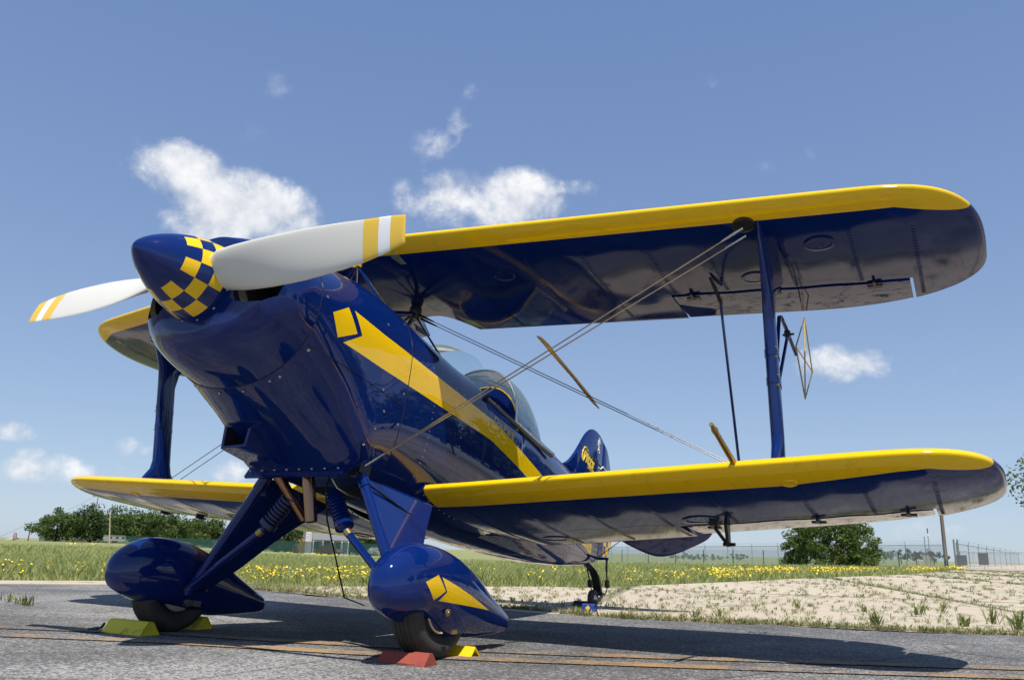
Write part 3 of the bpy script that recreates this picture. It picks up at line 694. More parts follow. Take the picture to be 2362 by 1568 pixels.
# ------------------------------------------------------------------ tail
def plate(outline, t, inset, ax=0):   # pillow plate; outline in two coordinates, thickness along the third
    c = np.mean(np.array(outline), 0); n = len(outline); O = [np.array(q) for q in outline]; I = []
    for q in O:
        d = c-q; L = np.linalg.norm(d); I.append(q+d/L*min(inset, L*.6))
    mk = (lambda q, h: (h, q[0], q[1])) if ax == 0 else (lambda q, h: (q[0], q[1], h))
    return G().loft([[mk(q, -t) for q in I], [mk(q, -t*.45) for q in [a*.75+b*.25 for a, b in zip(O, I)]], [mk(q, 0) for q in O], [mk(q, t*.45) for q in [a*.75+b*.25 for a, b in zip(O, I)]], [mk(q, t) for q in I]])
def curve(pts, k=6):
    out = []; n = len(pts); P = [np.array(q, float) for q in pts]
    for i in range(n-1):
        p0, p1, p2, p3 = P[max(i-1, 0)], P[i], P[i+1], P[min(i+2, n-1)]
        for j in range(k):
            s_ = j/k; out.append(tuple(.5*((2*p1)+(-p0+p2)*s_+(2*p0-5*p1+4*p2-p3)*s_**2+(-p0+3*p1-3*p2+p3)*s_**3)))
    out.append(tuple(P[-1])); return out
FIN = part('fin', plate(curve([(2.20,.10),(2.36,.155),(2.47,.205),(2.56,.285),(2.64,.385),(2.72,.480),(2.80,.545),(2.89,.578),(2.97,.580),(3.04,.562),(3.088,.540)])+[(3.088,.30),(3.088,.0),(2.6,.02)], .013, .03), M['blue'])
RUD = part('rudder', plate([(3.098,.02),(3.098,.30)]+curve([(3.098,.535),(3.16,.505),(3.215,.43),(3.262,.33),(3.31,.15),(3.345,-.02),(3.358,-.17),(3.335,-.26),(3.27,-.32),(3.19,-.345),(3.09,-.345)])+[(3.092,-.2)], .011, .03), M['rud'])
for (a0_, u0_, a1_, u1_) in ((2.655,.385,3.075,.325),(2.47,.19,2.86,.10)):
    part('rib_ridge', G().tube([(.0135,a0_,u0_), (.0145,(a0_+a1_)/2,(u0_+u1_)/2), (.0135,a1_,u1_)], .0035, 5), M['blue'], FIN)
part('rib_ridge', G().tube([(.0125,3.10,.315), (.011,3.20,.30)], .003, 5), M['blue'], RUD)
for s_ in (1, -1): part('tail_wire', G().tube([(s_*.016,3.03,.305),(s_*.018,3.075,.335),(s_*.02,3.20,.30)], .005, 6), M['white'], FIN)
for sgn in (1, -1):
    stb = part('stabilizer', plate([(sgn*q[0], q[1]) for q in [(.03,2.50)]+curve([(.45,2.58),(.70,2.66),(.86,2.77),(.93,2.88)])+[(.93,2.905),(.03,2.905)]], .014, .04, 2), M['blue'])
    stb.location = stb.location  # lies in the aircraft's horizontal plane at the thrust line
    dl = rad(60); pts = [(.06,0.)]+[(.06,.10)]+curve([(.10,.19),(.20,.26),(.34,.335),(.47,.375),(.60,.355),(.75,.295),(.86,.235),(.93,.14)])+[(.94,0.)]
    g = plate(pts, .009, .03, 2); g.v = [(sgn*x, 2.92+c*math.cos(dl)+h*math.sin(dl), -.0-c*math.sin(dl)+h*math.cos(dl)) for x, c, h in g.v]
    part('elevator', g, M['blue'])
    part('tail_brace_wire', G().tube([(sgn*.015,2.98,-.40), (sgn*.62,2.88,-.01)], .003, 5), M['black'])
part('tail_spring', G().loft([[(x, a-nx, u-nu) for x, nx, nu in ((-.030,.018,-.006),(.030,.018,-.006),(.030,-.018,.006),(-.030,-.018,.006))] for a, u in ((2.90,-.415),(2.98,-.430),(3.06,-.452),(3.12,-.495),(3.15,-.545),(3.175,-.585))]), M['black'])
part('tail_wheel_fork', G().tube([(0,3.165,-.55),(0,3.19,-.60)], .022, 10).loft([[(x,3.215,-.59),(x,3.17,-.60),(x,3.08,-.655),(x,3.09,-.672),(x,3.15,-.65)] for x in (-.032,-.026)]).loft([[(x,3.215,-.59),(x,3.17,-.60),(x,3.08,-.655),(x,3.09,-.672),(x,3.15,-.65)] for x in (.026,.032)]).box((0,3.19,-.592), (.04,.03,.008)), M['black'])
TW = part('tail_wheel', G().lathe((-.024,3.085,-.640), (1,0,0), [(0,.02),(.004,.028),(.044,.028),(.048,.02),(.056,.012),(.058,0)], 24), M['steel'])
part('tyre', G().lathe((0,3.085,-.640), (1,0,0), [(-.016,.028),(-.022,.045),(-.018,.058),(-.008,.0635),(.008,.0635),(.018,.058),(.022,.045),(.016,.028)], 32, (True, True)), M['tyre'], TW)
for sgn in (1, -1):
    part('steering_spring', G().tube([(sgn*.075,3.12,-.355),(sgn*.075,3.13,-.44)], .009, 8).tube([(sgn*.075,3.13,-.44),(sgn*.07,3.16,-.50)], .006, 6).tube([(sgn*.07,3.16,-.50),(sgn*.068,3.18,-.545)], .019, 8).tube([(sgn*.068,3.18,-.545),(sgn*.05,3.20,-.59)], .004, 6), M['black'])
part('rudder_horn', G().tube([(-.09,3.115,-.35),(.09,3.115,-.35)], .010, 8), M['blue'])

# lettering
def lettering(name, body, size, a, u, pfun, mt, par, slope=0., shear=0., bold=0., italic_scale=1., ux=1.0):
    cu = bpy.data.curves.new('font', 'FONT'); cu.body = body; cu.size = size; cu.shear = shear; cu.offset = bold; cu.extrude = 0.0006; cu.resolution_u = 3
    o = bpy.data.objects.new('tmp', cu); COL.objects.link(o); dg = bpy.context.evaluated_depsgraph_get()
    me = bpy.data.meshes.new_from_object(o.evaluated_get(dg)); bpy.data.objects.remove(o)
    for v in me.vertices:
        x, y, z = v.co; x *= ux; A_ = a+x*math.cos(slope)-y*math.sin(slope); U_ = u+x*math.sin(slope)+y*math.cos(slope)
        v.co = (pfun(A_, U_)+.0012+z, A_, U_)
    me.materials.clear(); lo = link(name, me, mt, par); return lo
lettering('name_lettering', 'Don P.Will', .068, .935, -.018, side_p, M['gold'], FUS, slope=rad(-4), shear=.22, bold=.0012, ux=.86)
lettering('maker_lettering', 'Pitts', .118, 2.695, .300, lambda a, u: .0135, M['ylet'], FIN, slope=rad(-9), shear=.35, bold=.0045, ux=.98)
part('maker_swash', G().tube([(.0148,q[0],q[1]) for q in curve([(2.79,.372),(2.755,.395),(2.72,.385),(2.695,.345),(2.69,.305),(2.705,.285),(2.725,.30),(2.74,.33)])], .0052, 5), M['ylet'], FIN)
lettering('special_lettering', 'SPECIAL', .040, 2.800, .252, lambda a, u: .0135, M['ylet'], FIN, slope=rad(-9), ux=.85)
# white emblem near the top of the fin
EMB = part('fin_emblem', G().lathe((.0125,2.985,.505), (1,0,0), [(0,.020),(.002,.020)], 14).lathe((.0125,2.975,.485), (1,0,0), [(0,.014),(.002,.014)], 12).box((.0135,2.985,.458), (.001,.018,.0045), Matrix.Rotation(.7, 3, 'X')).box((.0135,2.985,.458), (.001,.018,.0045), Matrix.Rotation(-.7, 3, 'X'))
     .tube([(.0135,2.968,.420),(.0135,2.968,.436),(.0135,2.976,.443),(.0135,2.990,.443),(.0135,2.998,.436),(.0135,2.998,.420)], .0045, 5).lathe((.0125,2.985,.535), (1,0,0), [(0,.005),(.002,.005)], 8).lathe((.0125,2.998,.528), (1,0,0), [(0,.005),(.002,.005)], 8).lathe((.0125,3.004,.512), (1,0,0), [(0,.005),(.002,.005)], 8), M['white'], FIN)
#GROUND#
# ------------------------------------------------------------------ ground
CAM2 = np.array([CX, CY])
def az_dir(x):          # horizontal direction for a column of the photo
    d = fw+r2*((x-1180.5)/1882.07)-u2*((1260-784)/1882.07); v = Vector((d.x, d.y)); return v.normalized()
AZX = [0,300,740,1150,1500,1900,2361]; AZK = [.0006,.001,.0085,.0095,.006,.002,.001]
_t = [math.atan2(az_dir(x).x, az_dir(x).y) for x in AZX]
def gz(x, y):           # gently falling field
    dx, dy = x-CX, y-CY; d = math.hypot(dx, dy); t_ = math.atan2(dx, dy)
    k = float(np.interp(t_, _t, AZK)) if abs(t_) < 2 else .001
    q = max(0, d-9); return -k*q*q/(q+8)*min(1, 260/max(d, 1))
def place(x, dist): v = az_dir(x); return CX+v.x*dist, CY+v.y*dist
def tag(o, label=None, cat=None, group=None, kind=None):
    for k, v in (('label', label), ('category', cat), ('group', group), ('kind', kind)):
        if v: o[k] = v
    return o
def obj(name, g, mt, parent=None, smooth=40, fix=True):
    me = g.me(smooth, fix) if isinstance(g, G) else g
    return link(name, me, mt, parent)
def empty(name, loc=(0,0,0), rz=0, **k):
    o = bpy.data.objects.new(name, None); COL.objects.link(o); o.location = loc; o.rotation_euler = (0,0,rz); o.empty_display_size = .3; return tag(o, **k)

ASPH = [(-14,-3.0),(-9,-.6),(-4.91,1.5),(-4.1,2.17),(-2.84,2.57),(-2.22,2.37),(-1.49,2.27),(-.3,2.25),(.51,2.12),(1.37,2.38),(1.93,2.45),(2.66,2.72),(5,3.4),(12,5.2),(40,12)]
GRAS = [(-15,-2.4),(-9.3,0.0),(-5.43,1.83),(-4.9,2.55),(-3.49,3.23),(-2.87,3.96),(-1.98,5.5),(-1.32,6.62),(-.89,10.6),(-.45,16.0),(.59,25.3),(1.4,45),(2.2,62)]
# asphalt
m = mat('weathered asphalt', (.15,.15,.15), .85); t, b = nt(m); o_ = t.obj()
vor = t.new('ShaderNodeTexVoronoi'); vor.inputs['Scale'].default_value = 95; t.put(vor.inputs['Vector'], o_)
vor2 = t.new('ShaderNodeTexVoronoi'); vor2.inputs['Scale'].default_value = 190; t.put(vor2.inputs['Vector'], o_)
st = t.sep(vor.outputs['Color'])[0]; st2 = t.sep(vor2.outputs['Color'])[1]
patch = t.ss(t.noise(o_, .55, 5, .6, .4), .42, .62); streak = t.ss(t.noise(o_, 3.0, 4, .6), .35, .7)
stone = t.m('ADD', t.m('MULTIPLY', st, .6), t.m('MULTIPLY', st2, .4))
thr = t.m('SUBTRACT', .74, t.m('MULTIPLY_ADD', patch, .22, t.m('MULTIPLY', streak, .10)))
f = t.m('GREATER_THAN', stone, thr)
c_ = t.mix(f, t.mix(t.noise(o_, 40, 3), (.085,.085,.088,1), (.140,.138,.134,1)), t.mix(st2, (.20,.195,.185,1), (.36,.35,.33,1)))
wash = t.ss(t.noise(o_, .8, 6, .62, .8), .30, .72, .62, 1.30)
c_ = t.mix(1.0, c_, wash, 'MULTIPLY')
crk = t.new('ShaderNodeTexVoronoi', feature='DISTANCE_TO_EDGE'); crk.inputs['Scale'].default_value = .33
t.put(crk.inputs['Vector'], t.vm('ADD', o_, t.vm('MULTIPLY', t.new('ShaderNodeTexNoise').outputs['Color'], (.5,.5,.5))))
c_ = t.mix(t.ss(crk.outputs['Distance'], .0005, .0045, .55, 0.), c_, (.035,.035,.036,1))
stain = t.ss(t.noise(o_, 1.3, 5, .65, 1.2), .58, .74)
c_ = t.mix(t.m('MULTIPLY', stain, .45), c_, (.06,.06,.062,1)); t.put(b.inputs['Base Color'], c_)
bp = t.new('ShaderNodeBump'); bp.inputs['Strength'].default_value = .55; bp.inputs['Distance'].default_value = .006
t.put(bp.inputs['Height'], t.m('ADD', t.m('MULTIPLY', vor.outputs['Distance'], 3.), st2)); t.l.new(bp.outputs[0], b.inputs['Normal'])
M['asphalt'] = m; ASPH_C = c_
# worn orange paint shares the asphalt's chips
m2 = m.copy(); m2.name = 'worn orange line'; t2, b2 = nt(m2)
src = b2.inputs['Base Color'].links[0].from_socket; o2 = t2.obj()
wr = t2.m('MULTIPLY', t2.ss(t2.m('ADD', t2.noise(o2, 9, 6, .7), t2.m('MULTIPLY', t2.noise(o2, 1.1, 3), .9)), .76, 1.20), .72)
t2.put(b2.inputs['Base Color'], t2.mix(wr, src, (.47,.265,.09,1))); M['line'] = m2
EA = []
for i in range(len(ASPH)-1):     # ragged broken edge
    L_ = math.dist(ASPH[i], ASPH[i+1]); k_ = max(2, int(L_/.045))
    for q in range(k_): EA.append((ASPH[i][0]+(ASPH[i+1][0]-ASPH[i][0])*q/k_, ASPH[i][1]+(ASPH[i+1][1]-ASPH[i][1])*q/k_+.035*math.sin(i+q*.21)+R.uniform(-.022,.022)))
EA.append(ASPH[-1]); ASPH_R = EA
g = G(); n = len(EA)
g.add([(x, y, 0) for x, y in EA]+[(x, -40, 0) for x, y in EA], [(i, i+1, n+i+1, n+i) for i in range(n-1)])
tag(obj('asphalt_apron', g, M['asphalt'], smooth=0), kind='structure')
def strip_mesh(pts, w_, z):
    g = G(); V = []
    for i, p in enumerate(pts):
        a = np.array(pts[max(0, i-1)]); b_ = np.array(pts[min(len(pts)-1, i+1)]); d = (b_-a)/np.linalg.norm(b_-a); nn = np.array([-d[1], d[0]])
        p = np.array(p); V += [(*(p-nn*w_), z), (*(p+nn*w_), z)]
    return g.add(V, [(2*i, 2*i+2, 2*i+3, 2*i+1) for i in range(len(pts)-1)])
L1 = [(-7,-2.9),(-1.33,-.54),(-.74,-.26),(.11,-.06),(.98,.25),(1.41,.45),(2.49,.99),(6,2.75)]
L2 = [(-7,-3.25),(-1.03,-.71),(-.21,-.40),(.44,-.22),(.9,-.05),(1.23,.10),(2.04,.48),(2.56,.74),(6,2.45)]
for L_ in (L1, L2): tag(obj('painted_line', strip_mesh(curve(L_, 5), .052, .004), M['line'], smooth=0), kind='structure')
# field: polar terrain round the viewpoint
def soil_mat():
    m = mat('meadow ground', (.10,.13,.04), .95); t, b = nt(m); o_ = t.obj()
    n1 = t.noise(o_, .12, 5, .65); n2 = t.noise(o_, 2.2, 6, .7); n3 = t.noise(o_, 14, 4, .7)
    c = t.mix(t.ss(n1, .35, .65), (.23,.24,.08,1), (.34,.33,.145,1)); c = t.mix(t.ss(n2, .35, .7), c, (.12,.165,.042,1)); c = t.mix(t.m('MULTIPLY', t.ss(n3, .45, .7), .5), c, (.29,.28,.13,1))
    yl = t.m('MULTIPLY', t.ss(t.noise(o_, .22, 4, .7), .58, .66), t.ss(t.noise(o_, 5, 4, .75), .50, .60))
    t.put(b.inputs['Base Color'], t.mix(t.m('MULTIPLY', yl, .55), c, (.55,.42,.03,1)))
    bp = t.new('ShaderNodeBump'); bp.inputs['Strength'].default_value = 1; bp.inputs['Distance'].default_value = .08; t.put(bp.inputs['Height'], n3); t.l.new(bp.outputs[0], b.inputs['Normal']); return m
M['meadow'] = soil_mat()
ds = [0,3,6,9,12,16,21,28,38,52,70,95,130,180,260,400,700,1300,2600]; na = 120; V = [(CX, CY, -.02)]; F = []
for d in ds[1:]:
    for k in range(na):
        an = 2*PI*k/na; x, y = CX+d*math.sin(an), CY+d*math.cos(an); V.append((x, y, gz(x, y)-.02))
for k in range(na): F.append((0, 1+k, 1+(k+1) % na))
for i in range(len(ds)-2):
    for k in range(na): a0_ = 1+i*na; F.append((a0_+k, a0_+na+k, a0_+na+(k+1) % na, a0_+(k+1) % na))
tag(obj('grass_field', build(V, F, 60), M['meadow']), kind='structure')
# pale concrete apron between asphalt and grass, laid in slabs
def conc_mat(name, k=1.):
    m = mat(name, (.5,.45,.36), .9); t, b = nt(m); o_ = t.obj()
    oi = t.new('ShaderNodeObjectInfo').outputs['Random']
    n1 = t.noise(o_, .8, 5, .65); n2 = t.noise(o_, 9, 6, .7); n3 = t.noise(o_, 60, 3, .7)
    c = t.mix(n1, (.40*k,.335*k,.245*k,1), (.54*k,.465*k,.355*k,1)); c = t.mix(t.m('MULTIPLY', t.ss(n2, .55, .75), .55), c, (.30*k,.25*k,.17*k,1)); c = t.mix(t.m('MULTIPLY', t.ss(n3, .5, .75), .35), c, (.60*k,.52*k,.40*k,1))
    c = t.mix(t.m('MULTIPLY', oi, .18), c, (.34*k,.29*k,.21*k,1))
    cr = t.new('ShaderNodeTexVoronoi', feature='DISTANCE_TO_EDGE'); cr.inputs['Scale'].default_value = .9; t.put(cr.inputs['Vector'], t.vm('ADD', o_, t.vm('SCALE', t.new('ShaderNodeTexNoise').outputs['Color'])))
    t.put(b.inputs['Base Color'], t.mix(t.ss(cr.outputs['Distance'], .0, .02, .7, 0.), c, (.16,.14,.08,1)))
    bp = t.new('ShaderNodeBump'); bp.inputs['Strength'].default_value = .5; bp.inputs['Distance'].default_value = .01; t.put(bp.inputs['Height'], n2); t.l.new(bp.outputs[0], b.inputs['Normal']); return m
M['conc'] = conc_mat('pale concrete'); M['dirt'] = conc_mat('sandy joint soil', .62)
def clip(polyg, a, b):          # keep the left side of a->b
    out = []
    for i in range(len(polyg)):
        p, q = polyg[i], polyg[(i+1) % len(polyg)]
        sp = (b[0]-a[0])*(p[1]-a[1])-(b[1]-a[1])*(p[0]-a[0]); sq = (b[0]-a[0])*(q[1]-a[1])-(b[1]-a[1])*(q[0]-a[0])
        if sp >= 0: out.append(p)
        if sp*sq < 0: k = sp/(sp-sq); out.append((p[0]+(q[0]-p[0])*k, p[1]+(q[1]-p[1])*k))
    return out
def inside(p, P):
    c = False; x, y = p
    for i in range(len(P)):
        (x0, y0), (x1, y1) = P[i], P[i-1]
        if (y0 > y) != (y1 > y) and x < (x1-x0)*(y-y0)/(y1-y0)+x0: c = not c
    return c
APR = [q for q in ASPH if q[0] >= -16][1:]+[(40,62)]+GRAS[::-1]
# sandy bed under the slabs, following the ground
V = []; F = []
bed = G()
for i in range(len(GRAS)-1):
    pass
def ribbon(A_, B_, n, z):
    def res(P, n):
        P = [np.array(q, float) for q in P]; L_ = [0]
        for i in range(1, len(P)): L_.append(L_[-1]+np.linalg.norm(P[i]-P[i-1]))
        s_ = np.linspace(0, L_[-1], n); return [(np.interp(k, L_, [q[0] for q in P]), np.interp(k, L_, [q[1] for q in P])) for k in s_]
    return res(A_, n), res(B_, n)
m_as = [(-14,-3.0),(-9,-.6),(-4.91,1.52),(-4.1,2.2),(-2.84,2.6),(-1.49,2.3),(-.3,2.28),(.51,2.15),(1.37,2.4),(2.66,2.75),(5,3.4),(12,5.2),(40,12)]
m_gr = [(-15,-2.4),(-9.3,0.0),(-5.43,1.83),(-4.9,2.55),(-3.49,3.23),(-2.87,3.96),(-1.98,5.5),(-1.32,6.62),(-.89,10.6),(-.45,16.0),(.59,25.3),(1.4,45),(2.2,62)]
rowsV = []
for k in range(9):
    s_ = k/8; s2 = s_**2.2; rowsV.append([(a[0]+(b_[0]-a[0])*s2, a[1]+(b_[1]-a[1])*s2) for a, b_ in zip(m_as, m_gr)])
g = G()
fine_rows = [curve(r_, 6) for r_ in rowsV]
for r_ in fine_rows: pass
nn_ = len(fine_rows[0])
V = [(x+R.uniform(-.03,.03), y+R.uniform(-.02,.02), gz(x, y)-.005) for r_ in fine_rows for x, y in r_]
F = [(i*nn_+j, i*nn_+j+1, (i+1)*nn_+j+1, (i+1)*nn_+j) for i in range(8) for j in range(nn_-1)]
BED = tag(obj('concrete_apron', build(V, F, 60), M['dirt']), kind='structure')
bnd = fine_rows[0]+fine_rows[-1][::-1]
sl = 3.3; an0 = rad(16); ca, sa = math.cos(an0), math.sin(an0)
# right hand boundary of the slabs is the same sheet carried on outside the frame
for i in range(-3, 9):
    for j in range(-2, 14):
        corners = []
        for (dx, dy) in ((0,0),(1,0),(1,1),(0,1)):
            lx, ly = (i+dx)*sl+(.055 if dx == 0 else -.055), (j+dy)*sl*1.25+(.055 if dy == 0 else -.055)
            corners.append((-3.2+lx*ca-ly*sa+.2, 1.2+lx*sa+ly*ca))
        P = corners
        # clip by the asphalt edge and grass edge as local half planes
        for E_ in (fine_rows[0], fine_rows[-1]):
            c = np.mean(np.array(P), 0) if len(P) > 2 else None
            if c is None: break
            k = int(np.argmin([(q[0]-c[0])**2+(q[1]-c[1])**2 for q in E_])); k = min(max(k, 1), len(E_)-2)
            a_, b_ = E_[k-1], E_[k+1]
            if E_ is fine_rows[0]: a_, b_ = (a_[0], a_[1]+.16), (b_[0], b_[1]+.16)
            P = clip(P, a_, b_) if E_ is fine_rows[0] else clip(P, b_, a_)
        if len(P) < 3: continue
        P = [P[q] for q in range(len(P)) if math.dist(P[q], P[q-1]) > .02]
        if len(P) < 3: continue
        A2 = abs(sum(P[q-1][0]*P[q][1]-P[q][0]*P[q-1][1] for q in range(len(P))))/2
        if A2 < .3: continue
        c = np.mean(np.array(P), 0)
        if math.dist(c, (CX, CY)) > 48 or (c[0] > 9): continue
        z = .002+R.uniform(-.001, .003)
        top = [(x, y, gz(x, y)+z) for x, y in P]; bot = [(x, y, gz(x, y)-.02) for x, y in P]
        obj('concrete_slab', G().loft([bot, top]), M['conc'], BED, smooth=0)
# ------------------------------------------------------------------ grass, flowers, weeds
def leafmat(name, c0, c1, rough=.6, tr=.35):
    m = bpy.data.materials.new(name); m.use_nodes = True; t, b = nt(m)
    rnd = t.new('ShaderNodeNewGeometry').outputs['Random Per Island']
    c = t.mix(rnd, c4(c0), c4(c1)); t.put(b.inputs['Base Color'], c); b.inputs['Roughness'].default_value = rough; b.inputs['Specular IOR Level'].default_value = .25
    tl = t.new('ShaderNodeBsdfTranslucent'); t.put(tl.inputs[0], c); mx = t.new('ShaderNodeMixShader'); mx.inputs[0].default_value = tr
    t.l.new(b.outputs[0], mx.inputs[1]); t.l.new(tl.outputs[0], mx.inputs[2]); t.l.new(mx.outputs[0], t.n['Material Output'].inputs[0]); return m
M['blade'] = leafmat('meadow blades', (.22,.285,.07), (.50,.50,.22)); M['weed'] = leafmat('weed leaves', (.13,.17,.05), (.28,.30,.12))
M['dry'] = leafmat('dry weeds', (.28,.23,.11), (.40,.37,.20))
M['flower'] = mat('yellow petals', (.85,.62,.015), .6)
EDGE = [(math.atan2(x-CX, y-CY), math.hypot(x-CX, y-CY)) for x, y in curve(m_gr, 6)]
EDGE.sort(); ET = [q[0] for q in EDGE]; ED = [q[1] for q in EDGE]
def grass_from(tt): return float(np.interp(tt, ET, ED))
t_lo, t_hi = math.atan2(az_dir(-120).x, az_dir(-120).y), math.atan2(az_dir(2240).x, az_dir(2240).y)
def field(n, hmin, hmax, wid, far, seed, edge=0.):
    rs = np.random.RandomState(seed); V = []; F = []
    for i in range(n):
        tt = rs.uniform(t_lo, t_hi); e = grass_from(tt)+edge
        if e > far: continue
        d = e*(far/e)**(rs.rand()**1.25)+rs.uniform(-.06, .1)
        x, y = CX+d*math.sin(tt), CY+d*math.cos(tt); z = gz(x, y)-.02
        k = max(1., d/11.); h = rs.uniform(hmin, hmax)*(.55 if d < e+.35 else 1.)*(1+.25*math.sin(x*1.7)*math.sin(y*1.3)); an = rs.uniform(0, 2*PI); wd = wid*k*rs.uniform(.6, 1.3)
        lx, ly = rs.normal(0, .35, 2)*h; cx_, cy_ = math.cos(an)*wd, math.sin(an)*wd
        o = len(V); V += [(x-cx_, y-cy_, z), (x+cx_, y+cy_, z), (x+lx*.45+cx_*.6, y+ly*.45+cy_*.6, z+h*.6), (x+lx, y+ly, z+h)]; F += [(o, o+1, o+2), (o, o+2, o+3)]
    return build(V, F, 0, False)
tag(link('meadow_grass', field(120000, .05, .19, .006, 48, 3), M['blade']), 'tall sunlit meadow grass beyond the concrete', 'grass', kind='stuff')
# buttercup drifts
V = []; F = []; rs = np.random.RandomState(5)
drift = [(-60,75,.05,1.2,150),(90,200,.1,1.5,25),(180,260,.05,.6,35),(545,860,.05,.9,420),(700,860,.6,2.5,60),(1080,1260,.1,2.0,70),(1240,1420,.3,3.0,60),(1440,1700,.05,1.2,180),(1440,1760,.2,5,260),(1640,1980,.3,6.5,1300),(1950,2100,2,10,260),(2080,2215,1,16,800),(120,330,60,95,50),(660,860,75,110,50)]
for x0, x1, d0, d1, n in drift:
    cl = [(rs.uniform(x0, x1), rs.uniform(d0, d1)) for _ in range(max(4, n//14))]
    for i in range(n):
        c = cl[rs.randint(len(cl))]; xx = min(max(c[0]+rs.normal(0, (x1-x0)*.05), x0-40), x1+40); v = az_dir(xx); tt = math.atan2(v.x, v.y)
        d = grass_from(tt)+max(d0, c[1]+rs.normal(0, (d1-d0)*.12)); x, y = CX+d*math.sin(tt), CY+d*math.cos(tt); z = gz(x, y)-.02+rs.uniform(.08, .20)*(1 if d < 30 else .8)
        r_ = rs.uniform(.007, .013)*max(1, d/11); o = len(V); tx, ty = rs.normal(0, .35, 2); k5 = 6
        V += [(x, y, z+r_*.3)]+[(x+r_*math.cos(2*PI*q/k5), y+r_*math.sin(2*PI*q/k5), z+r_*(tx*math.cos(2*PI*q/k5)+ty*math.sin(2*PI*q/k5))) for q in range(k5)]
        F += [(o, o+1+q, o+1+(q+1) % k5) for q in range(k5)]
tag(link('meadow_flowers', build(V, F, 0, False), M['flower']), 'drifts of small yellow flowers along the edge of the grass', 'flowers', kind='stuff')
# weeds in the concrete
def tuft(V, F, x, y, z, n, h, sp, wd, rs):
    for i in range(n):
        an = rs.uniform(0, 2*PI); hh = h*rs.uniform(.4, 1.1); ln = sp*rs.uniform(.2, 1.1); b_ = an+PI/2; w_ = wd*rs.uniform(.6, 1.3)
        bx_, by_ = x+rs.normal(0, sp*.22), y+rs.normal(0, sp*.22); dx, dy = math.cos(an)*ln, math.sin(an)*ln; cx_, cy_ = math.cos(b_)*w_, math.sin(b_)*w_; o = len(V)
        V += [(bx_-cx_*.6, by_-cy_*.6, z), (bx_+cx_*.6, by_+cy_*.6, z), (bx_+dx*.45+cx_, by_+dy*.45+cy_, z+hh*.62), (bx_+dx*.45-cx_, by_+dy*.45-cy_, z+hh*.62), (bx_+dx, by_+dy, z+hh)]
        F += [(o, o+1, o+2, o+3), (o+3, o+2, o+4)]
E0 = [(math.atan2(x-CX, y-CY), math.hypot(x-CX, y-CY)) for x, y in curve(m_as, 6)]; E0.sort()
A_T = [q[0] for q in E0]; A_D = [q[1] for q in E0]
def apron_pt(xx, s_):
    v = az_dir(xx); tt = math.atan2(v.x, v.y); d0 = float(np.interp(tt, A_T, A_D)); d1 = min(grass_from(tt), 60); d = d0*(d1/d0)**s_
    return CX+d*math.sin(tt), CY+d*math.cos(tt), d
rs = np.random.RandomState(21); V = []; F = []; Vd = []; Fd = []
for i in range(1900):
    xx = rs.uniform(480, 2420); s_ = rs.beta(1.0, 1.6) if xx > 1100 else rs.rand(); x, y, d = apron_pt(xx, s_)
    k = min(3.0, max(.7, d/7.)); dr = rs.rand() < .45
    tuft(*((Vd, Fd) if dr else (V, F)), x, y, gz(x, y)+.005, rs.randint(5, 13), rs.uniform(.012, .038)*k**.5, rs.uniform(.03, .065)*k, .0026*k, rs)
for k in range(4200):   # lines of grass in the joints
    i = rs.randint(-1, 8); s_ = rs.uniform(0, 12)*sl; lx = i*sl; ly = s_
    if rs.rand() < .45: lx, ly = rs.uniform(-1, 7)*sl, rs.randint(0, 10)*sl*1.25
    x, y = -3.0+lx*ca-ly*sa, 1.2+lx*sa+ly*ca
    tt = math.atan2(x-CX, y-CY); d = math.hypot(x-CX, y-CY)
    if not (t_lo < tt < .35) or d > min(grass_from(tt), 55) or d < float(np.interp(tt, A_T, A_D)): continue
    q = min(3., max(.8, d/7)); tuft(V, F, x+rs.normal(0, .03), y+rs.normal(0, .03), gz(x, y), 8, rs.uniform(.02, .05)*q**.5, .05*q, .0026*q, rs)
for k in range(900):   # overgrown edge along the asphalt
    xx = rs.uniform(560, 2420); v = az_dir(xx); tt = math.atan2(v.x, v.y); d = float(np.interp(tt, A_T, A_D))+abs(rs.normal(0, .09))-.02
    x, y = CX+d*math.sin(tt), CY+d*math.cos(tt); tuft(*((V, F) if rs.rand() < .55 else (Vd, Fd)), x, y, .0, rs.randint(5, 11), rs.uniform(.012, .045), rs.uniform(.03, .06), .0028, rs)
tag(link('apron_weeds', build(V, F, 0, False), M['weed']), 'sparse green weeds scattered over the pale concrete', 'weeds', kind='stuff')
tag(link('dry_apron_weeds', build(Vd, Fd, 0, False), M['dry']), 'dry straw coloured weeds scattered over the pale concrete', 'weeds', kind='stuff')
WD = [(2005,.02,.085,34,'leafy weed tuft sprouting at the edge of the concrete beside the asphalt'),(2200,.03,.075,30,'low spreading green weed at the edge of the concrete'),(2330,.02,.12,34,'tall upright weed clump at the edge of the concrete'),(2105,.13,.10,26,'dark leafed weed standing on the concrete behind the edge'),
      (2160,.16,.08,18,'small dark leafed weed beside a larger one on the concrete'),(2270,.05,.13,16,'thin upright weed stems at the concrete edge'),(1830,.22,.09,14,'slender weed stalk on the concrete'),(1980,.17,.06,12,'short bright weed tuft on the concrete'),(1598,.04,.06,22,'weed tuft in the shade near the tail wheel'),(1655,.06,.06,16,'weed tuft at the sunny end of the tail shadow')]
for xx, s_, h, n, lb in WD:
    x, y, d = apron_pt(xx, s_); V = []; F = []; tuft(V, F, 0, 0, 0, n, h, h*.85, .006, rs)
    o = link('weed_tuft', build(V, F, 0, False), M['weed']); o.location = (x, y, gz(x, y)+.012); tag(o, lb, 'weed', 'larger weeds on the concrete')
